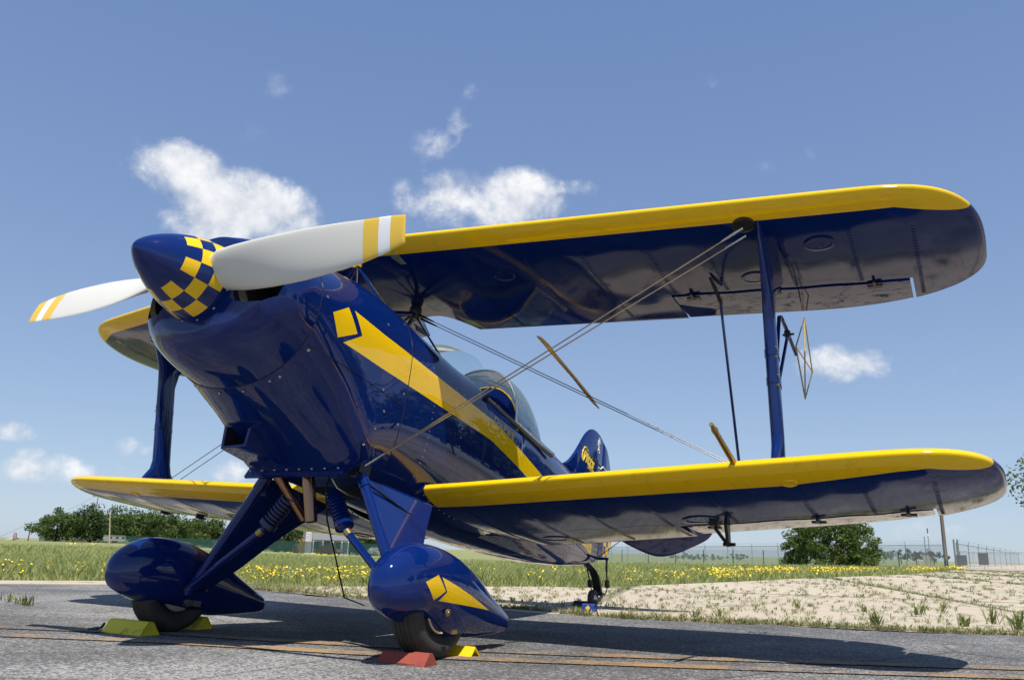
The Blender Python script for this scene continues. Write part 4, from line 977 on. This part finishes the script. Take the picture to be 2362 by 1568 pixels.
for k, (x, y, h) in enumerate(((-2.05,.30,.06),(-1.95,.27,.075),(-2.3,.36,.06),(-2.16,.34,.05),(-2.45,.40,.045))):
    V = []; F = []; tuft(V, F, 0, 0, 0, (18,26,12,9,7)[k], h, h*.9, .004, rs); o = link('grass_tuft', build(V, F, 0, False), M['weed']); o.location = (x-.5, y-.02, 0)
    tag(o, ('medium grass tuft between the fullest tuft and a sparse one in the asphalt crack','fullest bushy grass tuft in the asphalt crack, closest to the starboard wing shadow','sparse grass tuft in the middle of the asphalt crack','thin low grass tuft beside the sparse one in the asphalt crack','tiny grass tuft at the far end of the asphalt crack from the airplane')[k], 'grass tuft', 'grass tufts in the asphalt crack')

# ------------------------------------------------------------------ chocks
def rubber(name, c, dirt=.5):
    m = mat(name, c, .7); t, b = nt(m); n = t.noise(t.obj(), 9, 5, .7); t.put(b.inputs['Base Color'], t.mix(t.m('MULTIPLY', t.ss(n, .55, .72), dirt), c4(c), (.03,.03,.028,1))); return m
M['ychock'] = rubber('yellow chock paint', (.70,.58,.03), .85); M['rchock'] = rubber('red chock paint', (.30,.055,.035), .5); M['yplas'] = mat('yellow plastic', (.85,.55,.01), .4); M['bchock'] = rubber('blue chock paint', (.015,.05,.26), .3)
def chock(name, x, y, L_, w_, h, top, mt, label, rz=0, grp=None):
    o = empty(name, (x, y, 0), rz, label=label, cat='wheel chock', group=grp); e = .012
    g = G(); prof = [(-w_,0.001),(w_,0.001),(w_,.006),(top,h-.004),(top-.006,h),(-top+.006,h),(-top,h-.004),(-w_,.006)]
    g.loft([[(-L_+e, a*.95, u*.97) for a, u in prof], [(-L_+e*.3, a, u) for a, u in prof]]+[[(L_-e*.3, a, u) for a, u in prof], [(L_-e, a*.95, u*.97) for a, u in prof]])
    obj('body', g, mt, o, 30); return o
c1 = chock('wheel_chock', -.735, -.330, .130, .046, .056, .016, M['ychock'], 'scuffed yellow wooden chock in front of the starboard main wheel')
obj('rope', G().tube([(-.18,.0,.03),(-.21,.01,.012),(-.25,.0,.006),(-.24,-.03,.005),(-.20,-.02,.006)], .006, 6), M['black'], c1)
chock('wheel_chock', -.760, .0, .105, .046, .055, .016, M['ychock'], 'scuffed yellow wooden chock behind the starboard main wheel')
c2 = chock('wheel_chock', .700, -.325, .085, .038, .036, .008, M['rchock'], 'red painted chock in front of the port main wheel')
obj('end_block', G().loft([[(-.035,-.040,.001),(-.035,.040,.001),(-.035,.010,.040),(-.035,-.010,.040)],[(.035,-.040,.001),(.035,.040,.001),(.035,.010,.040),(.035,-.010,.040)]]), M['rchock'], c2, 20).location = (.085,0,0)
g = G(); tk = .006; pr_ = [(-.034,0.001),(0,.036),(.034,0.001),(.034-tk,0.001),(0,.036-tk*1.5),(-.034+tk,0.001)]
o = empty('wheel_chock', (.755,-.02,0), 0, label='bright yellow folded plastic chock behind the port main wheel', cat='wheel chock'); obj('body', g.loft([[(-.055, a, u) for a, u in pr_], [(.055, a, u) for a, u in pr_]]), M['yplas'], o, 20)
c3 = chock('wheel_chock', .165, 2.50, .048, .03, .052, .024, M['bchock'], 'small blue chock with a yellow diamond in front of the tail wheel')
obj('diamond', G().loft([[(0,-.0305,.010),(.018,-.0288,.027),(0,-.0272,.044),(-.018,-.0288,.027)], [(0,-.0318,.010),(.018,-.0301,.027),(0,-.0285,.044),(-.018,-.0301,.027)]]), M['yplas'], c3, 20)
chock('wheel_chock', -.03, 2.80, .055, .045, .05, .02, M['black'], 'black rubber chock behind the tail wheel')

# ------------------------------------------------------------------ trees and shrubs
M['bark'] = mat('bark', (.10,.075,.05), .9)
M['leafA'] = leafmat('tree leaves', (.046,.088,.020), (.13,.185,.048), .55, .3); M['leafB'] = leafmat('light leaves', (.050,.090,.020), (.14,.19,.05), .55, .35); M['leafC'] = leafmat('dark leaves', (.030,.060,.018), (.085,.125,.036), .6, .25)
def crown(rx, ry, rz, zc, ncl, nl, ls, seed, low=.0):
    rs = np.random.RandomState(seed); V = []; F = []
    for c in range(ncl):
        v = rs.normal(0, 1, 3); v /= np.linalg.norm(v); v *= rs.uniform(.35, .95)
        if v[2] < -.55: v[2] *= .5
        cx_, cy_, cz_ = v[0]*rx, v[1]*ry, zc+v[2]*rz; rad_ = rs.uniform(.22, .42)*min(rx, rz)
        for i in range(nl):
            q = rs.normal(0, 1, 3); q /= np.linalg.norm(q); q *= rad_*rs.rand()**.45; p = np.array([cx_+q[0], cy_+q[1], cz_+q[2]*.85])
            if p[2] < low: p[2] = low+rs.rand()*.2
            e1 = rs.normal(0, 1, 3); e1 /= np.linalg.norm(e1); e2 = np.cross(e1, rs.normal(0, 1, 3)); e2 /= np.linalg.norm(e2); s_ = ls*rs.uniform(.6, 1.4); o = len(V)
            V += [tuple(p-e1*s_), tuple(p+e2*s_*.45), tuple(p+e1*s_), tuple(p-e2*s_*.45)]; F.append((o, o+1, o+2, o+3))
    return build(V, F, 0, False)
def tree(name, x, dist, h, wd, mt, label, seed, cat='tree', grp=None, trunk=.28, ncl=34, nl=110, ls=.20, low=.3, par=None):
    px, py = place(x, dist); o = empty(name, (px, py, gz(px, py)-.03), R.uniform(0, 6), label=label, cat=cat, group=grp)
    link('crown', crown(wd/2, wd/2, h*(1-trunk)/2*1.0, h*trunk+h*(1-trunk)/2, ncl, nl, ls, seed, low), mt, o)
    g = G().tube([(0,0,-.1),(.03*h*.2,0,h*.3),(0,.02*h,h*.6)], [.035*h,.025*h,.010*h], 8)
    rs_ = random.Random(seed)
    for k in range(5):
        an = rs_.uniform(0, 2*PI); g.tube([(0,0,h*(.2+.05*k)), (math.cos(an)*wd*.18, math.sin(an)*wd*.18, h*(.45+.06*k)), (math.cos(an)*wd*.33, math.sin(an)*wd*.33, h*(.6+.06*k))], [.014*h,.009*h,.003*h], 6)
    obj('trunk', g, M['bark'], o); return o
TREES = [(125,168,6.0,8.2,'leafA','round dark green tree standing alone at the open end of the tree row'),(205,166,6.6,7.0,'leafC','narrow dark tree with ragged top beside the leaning utility pole'),
 (262,172,6.4,8.0,'leafB','pale leafed tree above the parked camper'),(318,176,7.4,9.5,'leafA','tall broad green tree in the row behind the camper'),(385,172,7.0,9.0,'leafA','broad tree with dark shaded hollows in the tree row'),(448,170,6.2,8.5,'leafB','lighter green tree in the middle of the row'),
 (512,168,5.4,8.0,'leafB','low bushy tree near the end of the row'),(575,172,5.2,8.5,'leafA','bushy green tree closing the tree row behind the wheel'),(640,150,4.8,6.5,'leafC','dark tree over the parked pickup truck'),(692,176,6.5,6.5,'leafC','shadowy tree at the corner of the white house'),(806,172,6.6,8.0,'leafC','dark shade tree beside the white house porch'),(852,160,5.6,7.0,'leafC','dark tree at the far side of the house')]
for k, (x, d, h, wd, mt, lb) in enumerate(TREES): tree('tree', x, d, h*1.02, wd*1.15, M[mt], lb, 40+k, grp='trees beyond the field', trunk=-.12, ncl=64, nl=100, ls=.23, low=.1)
def shrub_crown(rx, ry, h, ncl, nl, ls, seed):
    rs = np.random.RandomState(seed); V = []; F = []
    for c in range(ncl):
        an = rs.uniform(0, 2*PI); q = rs.uniform(.25, 1)**.5; zz = rs.uniform(.02, 1)
        k = (1-zz**3.2)**.4*(1+.12*math.sin(3*an+1)+.10*math.sin(5*an)); cx_, cy_, cz_ = rx*q*k*math.cos(an)*.9, ry*q*k*math.sin(an)*.9, h*zz*.94*(1+.08*math.sin(2*an))
        rad_ = rs.uniform(.28, .55); tilt = rs.normal(0, .5, 3)+np.array([math.cos(an), math.sin(an), .6])
        for i in range(nl):
            v = rs.normal(0, 1, 3); v /= np.linalg.norm(v); p = np.array([cx_, cy_, cz_])+v*rad_*rs.rand()**.5*np.array([1,1,.8])
            p[2] = max(p[2], .02); e1 = tilt+rs.normal(0, .9, 3); e1 /= np.linalg.norm(e1); e2 = np.cross(e1, rs.normal(0, 1, 3)); e2 /= np.linalg.norm(e2); s_ = ls*rs.uniform(.6, 1.5); o = len(V)
            V += [tuple(p-e1*s_), tuple(p+e2*s_*.5), tuple(p+e1*s_), tuple(p-e2*s_*.5)]; F.append((o, o+1, o+2, o+3))
    return build(V, F, 0, False)
px, py = place(1915, 60); SH = empty('shrub', (px, py, gz(px, py)-.03), .4, label='large rounded green shrub by the chain link fence', cat='shrub')
link('crown', shrub_crown(3.3, 2.8, 3.3, 230, 95, .085, 91), leafmat('shrub leaves', (.045,.085,.018), (.17,.22,.055), .5, .35), SH)
g = G()
for k in range(7): g.tube([(R.uniform(-.5,.5), R.uniform(-.5,.5), -.05), (R.uniform(-1,1), R.uniform(-1,1), 1.2), (R.uniform(-1.8,1.8), R.uniform(-1.6,1.6), 2.4)], [.07,.05,.02], 6)
obj('trunk', g, M['bark'], SH)
tree('tree', 2500, 30, 3.9, 3.2, M['leafB'], 'leafy tree reaching in beside the access gate', 92, trunk=.22, ncl=70, nl=170, ls=.06, low=1.2)
PT = [(11.5,47,'unseen leafy tree at the gate end of the added row beyond the port wing'),(18,45,'unseen broad leafy tree second from the gate beyond the port wing'),(24.5,42,'unseen rounded tree third from the gate beyond the port wing'),(31,37,'unseen dense tree fourth from the gate beyond the port wing'),(37,31,'unseen wide tree fifth from the gate beyond the port wing'),(42,22,'unseen tree sixth from the gate beyond the port wing'),(45,11,'unseen tree at the asphalt end of the added row beyond the port wing')]  # row out of view, added for the dark reflection in the fuselage side
for k, (x, y, lb) in enumerate(PT):
    o = empty('tree', (x, y, gz(x, y)-.05), k, label=lb, cat='tree', group='unseen trees added for the fuselage reflection')
    link('crown', crown(5.2, 5.2, 4.6, 5.0, 60, 70, .34, 200+k, .4), M['leafA'], o); obj('trunk', G().tube([(0,0,-.1),(.1,0,3),(0,.1,6)], [.3,.22,.1], 8), M['bark'], o)
for k, (x, h, wd) in enumerate(((1560,1.5,3.2),(1595,1.2,2.4),(2035,1.7,4.5),(2075,2.2,3.6),(2110,2.3,3.4),(2150,1.9,3.4),(1890,1.5,4),(1700,1.2,3),(1640,1.0,3.4))):
    tree('bush', x, 150, h*1.25, wd*1.5, M['leafB'], ('pale distant bush behind the fence, next to the tail','smaller distant bush beside the one next to the tail','wide distant bush between the large shrub and the mast','tall distant bush beside the red tipped mast','tallest distant bush by the timber pole','distant bush between the timber pole and the gate','distant bush hidden behind the large shrub','low distant bush left alone behind the middle of the fence','lowest distant bush behind the fence under the port wing')[k], 120+k, 'bush', 'distant bushes behind the fence', trunk=.05, ncl=14, nl=50, ls=.14, low=.05)

# ------------------------------------------------------------------ fences
M['galv'] = mat('galvanised steel', (.30,.34,.34), .45, .6); M['green'] = mat('green coated steel', (.035,.10,.085), .5, .2)
def chain_mat(name, c, op):
    m = bpy.data.materials.new(name); m.use_nodes = True; t, b = nt(m); b.inputs['Base Color'].default_value = c4(c); b.inputs['Roughness'].default_value = .5
    x, y, z = t.sep(t.obj())[0:3]; k = 1/.07
    l1 = t.m('PINGPONG', t.m('MULTIPLY', t.m('ADD', x, z), k), .5); l2 = t.m('PINGPONG', t.m('MULTIPLY', t.m('SUBTRACT', x, z), k), .5)
    f = t.m('LESS_THAN', t.m('MINIMUM', l1, l2), op*.25)
    tr = t.new('ShaderNodeBsdfTransparent'); mx = t.new('ShaderNodeMixShader'); t.put(mx.inputs[0], f); t.l.new(tr.outputs[0], mx.inputs[1]); t.l.new(b.outputs[0], mx.inputs[2]); t.l.new(mx.outputs[0], t.n['Material Output'].inputs[0]); return m
M['chain'] = chain_mat('chain link', (.26,.33,.33), .34); M['chaing'] = chain_mat('green chain link', (.02,.075,.062), .95); M['chaingate'] = chain_mat('gate chain link', (.55,.56,.55), .24)
def fence(name, A_, B_, h, n, pm, cm, label, barb=True, rail=True):
    a = Vector((*A_, gz(*A_)-.02)); b_ = Vector((*B_, gz(*B_)-.02)); d = b_-a; L_ = math.hypot(d.x, d.y); rz = math.atan2(d.y, d.x)
    o = empty(name, a, rz, label=label, cat='fence'); sl_ = d.z/L_
    pm_ = G().tube([(0,0,-.1),(0,0,h)], .032, 6)
    if barb: pm_.tube([(0,0,h-.02),(.0,-.12,h+.28)], .018, 5)
    pme = pm_.me(40); pme.materials.append(M[pm])
    for k in range(n+1):
        q = link('post', pme, None, o); q.location = (L_*k/n, 0, sl_*L_*k/n)
    if rail: obj('top_rail', G().tube([(0,0,h-.02),(L_,0,h-.02+d.z)], .022, 6), M[pm], o)
    if barb: obj('barbed_wire', G().tube([(0,-.06,h+.13),(L_,-.06,h+.13+d.z)], .006, 4).tube([(0,-.12,h+.26),(L_,-.12,h+.26+d.z)], .006, 4), M[pm], o)
    obj('chain_link', G().add([(0,.002,0),(L_,.002,d.z),(L_,.002,h+d.z),(0,.002,h)], [(0,1,2,3)]), M[cm], o, 0, False); return o
fence('chain_link_fence', place(1340, 112), place(2178, 74), 1.75, 15, 'galv', 'chain', 'grey chain link fence with barbed wire behind the large shrub')
fence('chain_link_fence', place(1320, 70), place(2070, 62), 1.05, 11, 'green', 'chain', 'low green post fence in front of the large shrub', False, False)
fence('chain_link_fence', place(2205, 76), place(2345, 150), 1.9, 9, 'green', 'chain', 'green chain link fence running away beyond the gate')
fence('chain_link_fence', place(88, 175), place(560, 150), 1.55, 14, 'green', 'chaing', 'dark green chain link fence in front of the tree row', False)
fence('chain_link_fence', place(560, 150), place(935, 118), 1.7, 12, 'green', 'chaing', 'dark green chain link fence before the white house', False)
# access gate
ga, gb = place(2200, 58), place(2440, 56); L_ = math.dist(ga, gb); rz = math.atan2(gb[1]-ga[1], gb[0]-ga[0])
gt = empty('vehicle_gate', (ga[0], ga[1], gz(*ga)), rz, label='pale metal sliding gate with mesh panels across the access road', cat='gate')
M['palem'] = mat('pale painted steel', (.55,.56,.55), .5, .3)
for q in (0, .22): obj('gate_post', G().tube([(q,0,-.05),(q,0,1.75)], .055, 8), M['galv'], gt)
for z in (.08, 1.05): obj('gate_rail', G().tube([(.25,0,z),(L_,0,z)], .028, 6), M['palem'], gt)
for k in range(8): obj('gate_upright', G().tube([(.3+k*(L_-.35)/7,0,.08),(.3+k*(L_-.35)/7,0,1.05)], .022, 6), M['palem'], gt)
obj('chain_link', G().add([(.3,.004,.08),(L_,.004,.08),(L_,.004,1.05),(.3,.004,1.05)], [(0,1,2,3)]), M['chaingate'], gt, 0, False)
M['signg'] = mat('sign back', (.20,.21,.22), .5, .4)
for x, d, z, w_, h_, lb in ((2147,60,.86,.20,.12,'small grey rectangular sign on the fence beside the gate'),(2115,62,.82,.17,.16,'small square sign hung on the fence left of the gate post'),(2215,57.5,.52,.30,.30,'square grey sign low on the gate'),(2265,56.8,.62,.28,.34,'upright pale panel sign fixed to the gate mesh')):
    px, py = place(x, d); o = empty('sign', (px, py, gz(px, py)), rz, label=lb, cat='sign'); obj('panel', G().box((0,-.05,z), (w_, .008, h_)), M['signg'], o, 0); obj('bracket', G().tube([(0,-.03,0),(0,-.03,z)], .015, 5), M['galv'], o)
# access road beyond the gate
road = [place(2190, 56), place(2700, 50), place(2620, 190), place(2225, 190)]
V = []; n = 10
for i in range(n+1):
    s_ = i/n; a = (road[0][0]+(road[3][0]-road[0][0])*s_, road[0][1]+(road[3][1]-road[0][1])*s_); b_ = (road[1][0]+(road[2][0]-road[1][0])*s_, road[1][1]+(road[2][1]-road[1][1])*s_)
    for q in (a, ((a[0]+b_[0])/2, (a[1]+b_[1])/2), b_): V.append((*q, gz(*q)+.015+.3*max(0, s_-.15)))
tag(obj('access_road', build(V, [(3*i+j, 3*i+j+1, 3*i+j+4, 3*i+j+3) for i in range(n) for j in range(2)], 60), M['conc']), kind='structure')
# ------------------------------------------------------------------ poles
M['wood'] = mat('weathered timber', (.17,.135,.11), .85)
px, py = place(2178, 78); o = empty('lamp_pole', (px, py, gz(px, py)), 0, label='tall weathered timber pole standing beside the gate', cat='pole')
obj('shaft', G().tube([(0,0,-.1),(0,0,9.2)], [.16,.12], 10), M['wood'], o); obj('cap', G().tube([(0,0,9.2),(0,0,9.55)], .03, 6).box((0,0,9.5), (.05,.05,.06)), M['black'], o); obj('meter_box', G().box((0,-.17,.35), (.10,.06,.22)), M['black'], o, 0)
for x, y, d, h, lean, lb in ((206,1148,192,9.6,.03,'utility pole with crossarm rising out of the dark trees'),(62,1210,170,3.2,.02,'short utility pole beyond the open end of the tree row')):
    px, py = place(x, d); o = empty('utility_pole', (px, py, gz(px, py)), .6, label=lb, cat='pole'); o.rotation_euler = (0, lean, .6)
    obj('shaft', G().tube([(0,0,-.2),(0,0,h)], [.12,.08], 8), M['wood'], o); obj('crossarm', G().box((0,0,h-.4), (1.1,.06,.07)), M['wood'], o, 0)
    for q in (-1,-.5,.5,1): obj('insulator', G().tube([(q,0,h-.33),(q,0,h-.12)], .05, 6), M['galv'], o)
px, py = place(246, 148); o = empty('leaning_post', (px, py, gz(px, py)), 0, label='pale timber post leaning against the dark green fence', cat='post'); obj('shaft', G().tube([(.55,0,0),(-.35,0,4.6)], [.11,.08], 8), mat('pale timber', (.38,.33,.20), .85), o); obj('stub', G().tube([(.35,.05,0),(.4,.05,.5)], .07, 6), M['wood'], o)
q0 = place(206, 192); q1 = place(62, 170)
p0 = Vector((*q0, 9.2)); p1 = Vector((*q1, 3.0)); o = tag(obj('power_line', G().tube([p0.lerp(p1, k/10)-Vector((0,0,.5*math.sin(PI*k/10))) for k in range(11)], .02, 4).tube([p1.lerp(p1+(p1-p0)*2, k/8)-Vector((0,0,.5*math.sin(PI*k/8))) for k in range(9)], .02, 4), M['black']), 'thin power line strung from the utility poles', 'cable')
px, py = place(2142, 95); o = empty('wind_mast', (px, py, gz(px, py)), 0, label='slim mast with red and white top beyond the fence', cat='mast'); obj('shaft', G().tube([(0,0,0),(0,0,3.2)], .035, 6), M['galv'], o); obj('red_tip', G().tube([(0,0,3.2),(0,0,3.7)], .06, 6), mat('red paint', (.45,.03,.02), .5), o); obj('white_band', G().tube([(0,0,2.95),(0,0,3.2)], .06, 6), M['white'], o); obj('base_box', G().box((-.35,0,.5), (.3,.3,.5)), M['conc'], o, 0)
for x, d, h in ((2133,92,2.75),(1690,84,1.5)):
    px, py = place(x, d); o = empty('steel_post', (px, py, gz(px, py)), 0, label=('tall thin steel post beside the red tipped mast' if h > 2 else 'short thin steel post by the fence beside the large shrub'), cat='post', group='plain steel posts'); obj('shaft', G().tube([(0,0,-.1),(0,0,h)], .04, 6), M['galv'], o); obj('cap', G().lathe((0,0,h), (0,0,1), [(0,.05),(.03,.045),(.05,.0)], 8), M['galv'], o)
# red reel at the far left
px, py = place(30, 165); o = empty('irrigation_reel', (px, py, gz(px, py)), az_dir(30).x, label='red spoked reel with a long white arm out in the field', cat='farm equipment'); o.scale = (.62,.62,.62); M['red'] = mat('red enamel', (.50,.035,.025), .5)
an = [2*PI*k/24 for k in range(25)]
obj('wheel', G().tube([(1.25*math.cos(a), 0, 1.05+1.0*math.sin(a)) for a in an], .09, 6), M['red'], o)
for k in range(6): obj('spoke', G().tube([(0,0,1.05), (1.25*math.cos(k*PI/3), 0, 1.05+1.0*math.sin(k*PI/3))], .05, 5), M['red'], o)
obj('arm', G().tube([(.3,-.2,.55),(3.6,-.2,.25),(5.2,-.2,.2)], [.22,.16,.1], 6), M['white'], o); obj('hitch', G().box((-2.2,0,.5), (.8,.12,.12)), M['red'], o, 0)

# ------------------------------------------------------------------ house, pickup, camper
def rect(x0, x1, z0, z1, y, t_=.03): return G().box(((x0+x1)/2, y, (z0+z1)/2), ((x1-x0)/2, t_, (z1-z0)/2))
px, py = place(752, 150); v = az_dir(752); rz = math.atan2(v.y, v.x)-PI/2+.1
H = empty('white_house', (px, py, gz(px, py)), rz, label='two storey white clapboard house with a grey porch roof behind the fence', cat='house')
M['wall'] = mat('white clapboard', (.62,.63,.64), .7); M['shing'] = mat('grey shingles', (.16,.16,.17), .85); M['pane'] = mat('window glass', (.03,.04,.05), .1, 0, 1.); M['brick'] = mat('tan brick', (.42,.24,.10), .85); M['trim'] = mat('white trim', (.8,.8,.8), .6)
obj('wall', G().box((0,3,2.9), (3.6,3,2.9)), M['wall'], H, 0); obj('side_wing', G().box((-4.4,3.4,1.3), (.78,2.4,1.3)), M['brick'], H, 0)
for k in range(14): obj('clapboard', G().box((0,-.02,.4+k*.38), (3.62,.03,.015)), M['trim'], H, 0)
rf = obj('roof', G().loft([[(-3.9,-.4,5.8),(3.9,-.4,5.8),(3.9,6.4,5.8),(-3.9,6.4,5.8)],[(-3.9,-.4,5.95),(3.9,-.4,5.95),(3.9,6.4,5.95),(-3.9,6.4,5.95)],[(-3.9,2.95,8.0),(3.9,2.95,8.0),(3.9,3.05,8.0),(-3.9,3.05,8.0)]]), M['shing'], H, 10); obj('chimney', G().box((1.5,3.2,8.2), (.3,.3,.7)), M['brick'], rf, 0)
pr = obj('porch_roof', G().loft([[(-2.6,-2.3,2.45),(3.7,-2.3,2.45),(3.7,0,3.75),(-2.6,0,3.75)],[(-2.6,-2.3,2.33),(3.7,-2.3,2.33),(3.7,0,3.6),(-2.6,0,3.6)]]), M['shing'], H, 10)
for x in (-2.4,-.8,.9,2.4,3.5): obj('porch_post', G().box((x,-2.15,1.2), (.09,.09,1.2)), M['trim'], H, 0)
obj('porch_floor', G().box((.5,-1.2,.12), (3.2,1.2,.12)), M['wall'], H, 0)
for x0, x1, z0, z1 in ((-2.6,-1.7,3.9,5.3),(.3,1.2,3.9,5.3),(2.2,3.1,3.9,5.3),(-2.2,-1.2,.9,2.1),(1.6,2.4,.9,2.1)):
    f_ = obj('window', rect(x0-.1, x1+.1, z0-.1, z1+.1, -.05), M['trim'], H, 0)
    for zz in (0, 1): obj('pane', rect(x0, x1, z0+(z1-z0)*.52*zz, z0+(z1-z0)*(.48+.52*zz), -.09), M['pane'], f_, 0)
dr = obj('door', rect(-.4,.6,.25,2.2,-.05), M['shing'], H, 0); obj('handle', G().box((.5,-.12,1.2), (.03,.04,.03)), M['black'], dr, 0)
def car(px, py, rz, label, body, cat, kind):
    o = empty('pickup_truck' if kind == 'pickup' else 'parked_car', (px, py, gz(px, py)), rz, label=label, cat=cat)
    if kind == 'pickup': pf = [(-2.6,.45),(2.6,.45),(2.65,.95),(2.45,1.10),(1.25,1.18),(.75,1.80),(-.75,1.82),(-.95,1.15),(-2.6,1.15)]
    else: pf = [(-2.1,.35),(2.1,.35),(2.15,.7),(1.9,.85),(1.0,.95),(.4,1.42),(-1.1,1.42),(-1.7,.98),(-2.1,.92)]
    W_ = .92; mb = mat(label[:20], body, .3, coat=.8)
    obj('body', G().loft([[(x*.985, -W_, z) for x, z in pf], [(x, -W_*.93, z) for x, z in pf], [(x, W_*.93, z) for x, z in pf], [(x*.985, W_, z) for x, z in pf]]), mb, o, 25)
    gx = (.68,-.66) if kind == 'pickup' else (.36,-1.05); zt, zb = (1.72,1.24) if kind == 'pickup' else (1.36,1.0)
    for s_ in (1, -1): obj('side_window', G().loft([[(gx[0]+.35, s_*(W_+.004), zb),(gx[1]-.1, s_*(W_+.004), zb),(gx[1], s_*(W_-.02), zt),(gx[0], s_*(W_-.02), zt)],[(gx[0]+.35, s_*(W_-.03), zb),(gx[1]-.1, s_*(W_-.03), zb),(gx[1], s_*(W_-.05), zt),(gx[0], s_*(W_-.05), zt)]]), M['pane'], o, 0)
    obj('windscreen', G().loft([[(gx[0]+.58,-.78,zb),(gx[0]+.58,.78,zb),(gx[0]+.12,.7,zt),(gx[0]+.12,-.7,zt)],[(gx[0]+.54,-.78,zb),(gx[0]+.54,.78,zb),(gx[0]+.08,.7,zt),(gx[0]+.08,-.7,zt)]]), M['pane'], o, 0)
    wx = (1.65,-1.6) if kind == 'pickup' else (1.35,-1.3)
    for x in wx:
        for s_ in (1, -1):
            q = obj('wheel', G().lathe((x, s_*.82, .36), (0, s_, 0), [(-.1,.30),(-.1,.36),(.1,.36),(.11,.30),(.09,.2)], 18), M['tyre'], o); obj('rim', G().lathe((x, s_*.90, .36), (0, s_, 0), [(0,.21),(.02,.2),(.03,.08),(.035,0)], 14), M['steel'], q)
    for s_ in (1, -1): obj('headlight', G().box((wx[0]+.93 if kind == 'pickup' else wx[0]+.77, s_*.65, .85 if kind == 'pickup' else .66), (.05,.18,.10)), M['trim'], o, 0)
    obj('grille', G().box((wx[0]+1.0 if kind == 'pickup' else wx[0]+.80, 0, .8 if kind == 'pickup' else .6), (.03,.45,.16)), M['steel'], o, 0)
p_ = place(664, 165); car(*p_, -.05, 'grey pickup truck parked behind the dark green fence', (.05,.06,.07), 'truck', 'pickup')
p_ = place(760, 147); car(*p_, .1, 'dark red car parked in front of the white house', (.20,.02,.02), 'car', 'car')
p_ = place(874, 150); car(*p_, 1.2, 'white car parked behind the fence past the house', (.7,.7,.7), 'car', 'car')
px, py = place(262, 158); v = az_dir(262); o = empty('camper_trailer', (px, py, gz(px, py)), math.atan2(v.y, v.x)-PI/2+.15, label='weathered pale grey camper trailer parked under the trees', cat='trailer')
M['camp'] = mat('weathered white metal', (.27,.28,.26), .6); o.scale = (.62,.62,.62)
obj('body', G().loft([[(x, y, .5) for x, y in ((-2.6,0),(2.6,0),(2.6,2),(-2.6,2))], [(x, y, 1.2) for x, y in ((-2.8,-.03),(2.7,-.03),(2.7,2.03),(-2.8,2.03))], [(x, y, 2.0) for x, y in ((-2.5,0),(2.6,0),(2.6,2),(-2.5,2))]]), M['camp'], o, 15)
for x in (-1.5,.2,1.7): obj('window', rect(x, x+.8, 1.2, 1.7, -.03), M['pane'], o, 0)
obj('roof', G().box((0,1,2.03), (2.65,1.08,.05)), M['camp'], o, 0)
for x in (-.4,.5): obj('wheel', G().lathe((x, -.02, .33), (0,-1,0), [(-.1,.3),(0,.33),(.08,.3),(.09,.1)], 16), M['tyre'], o)
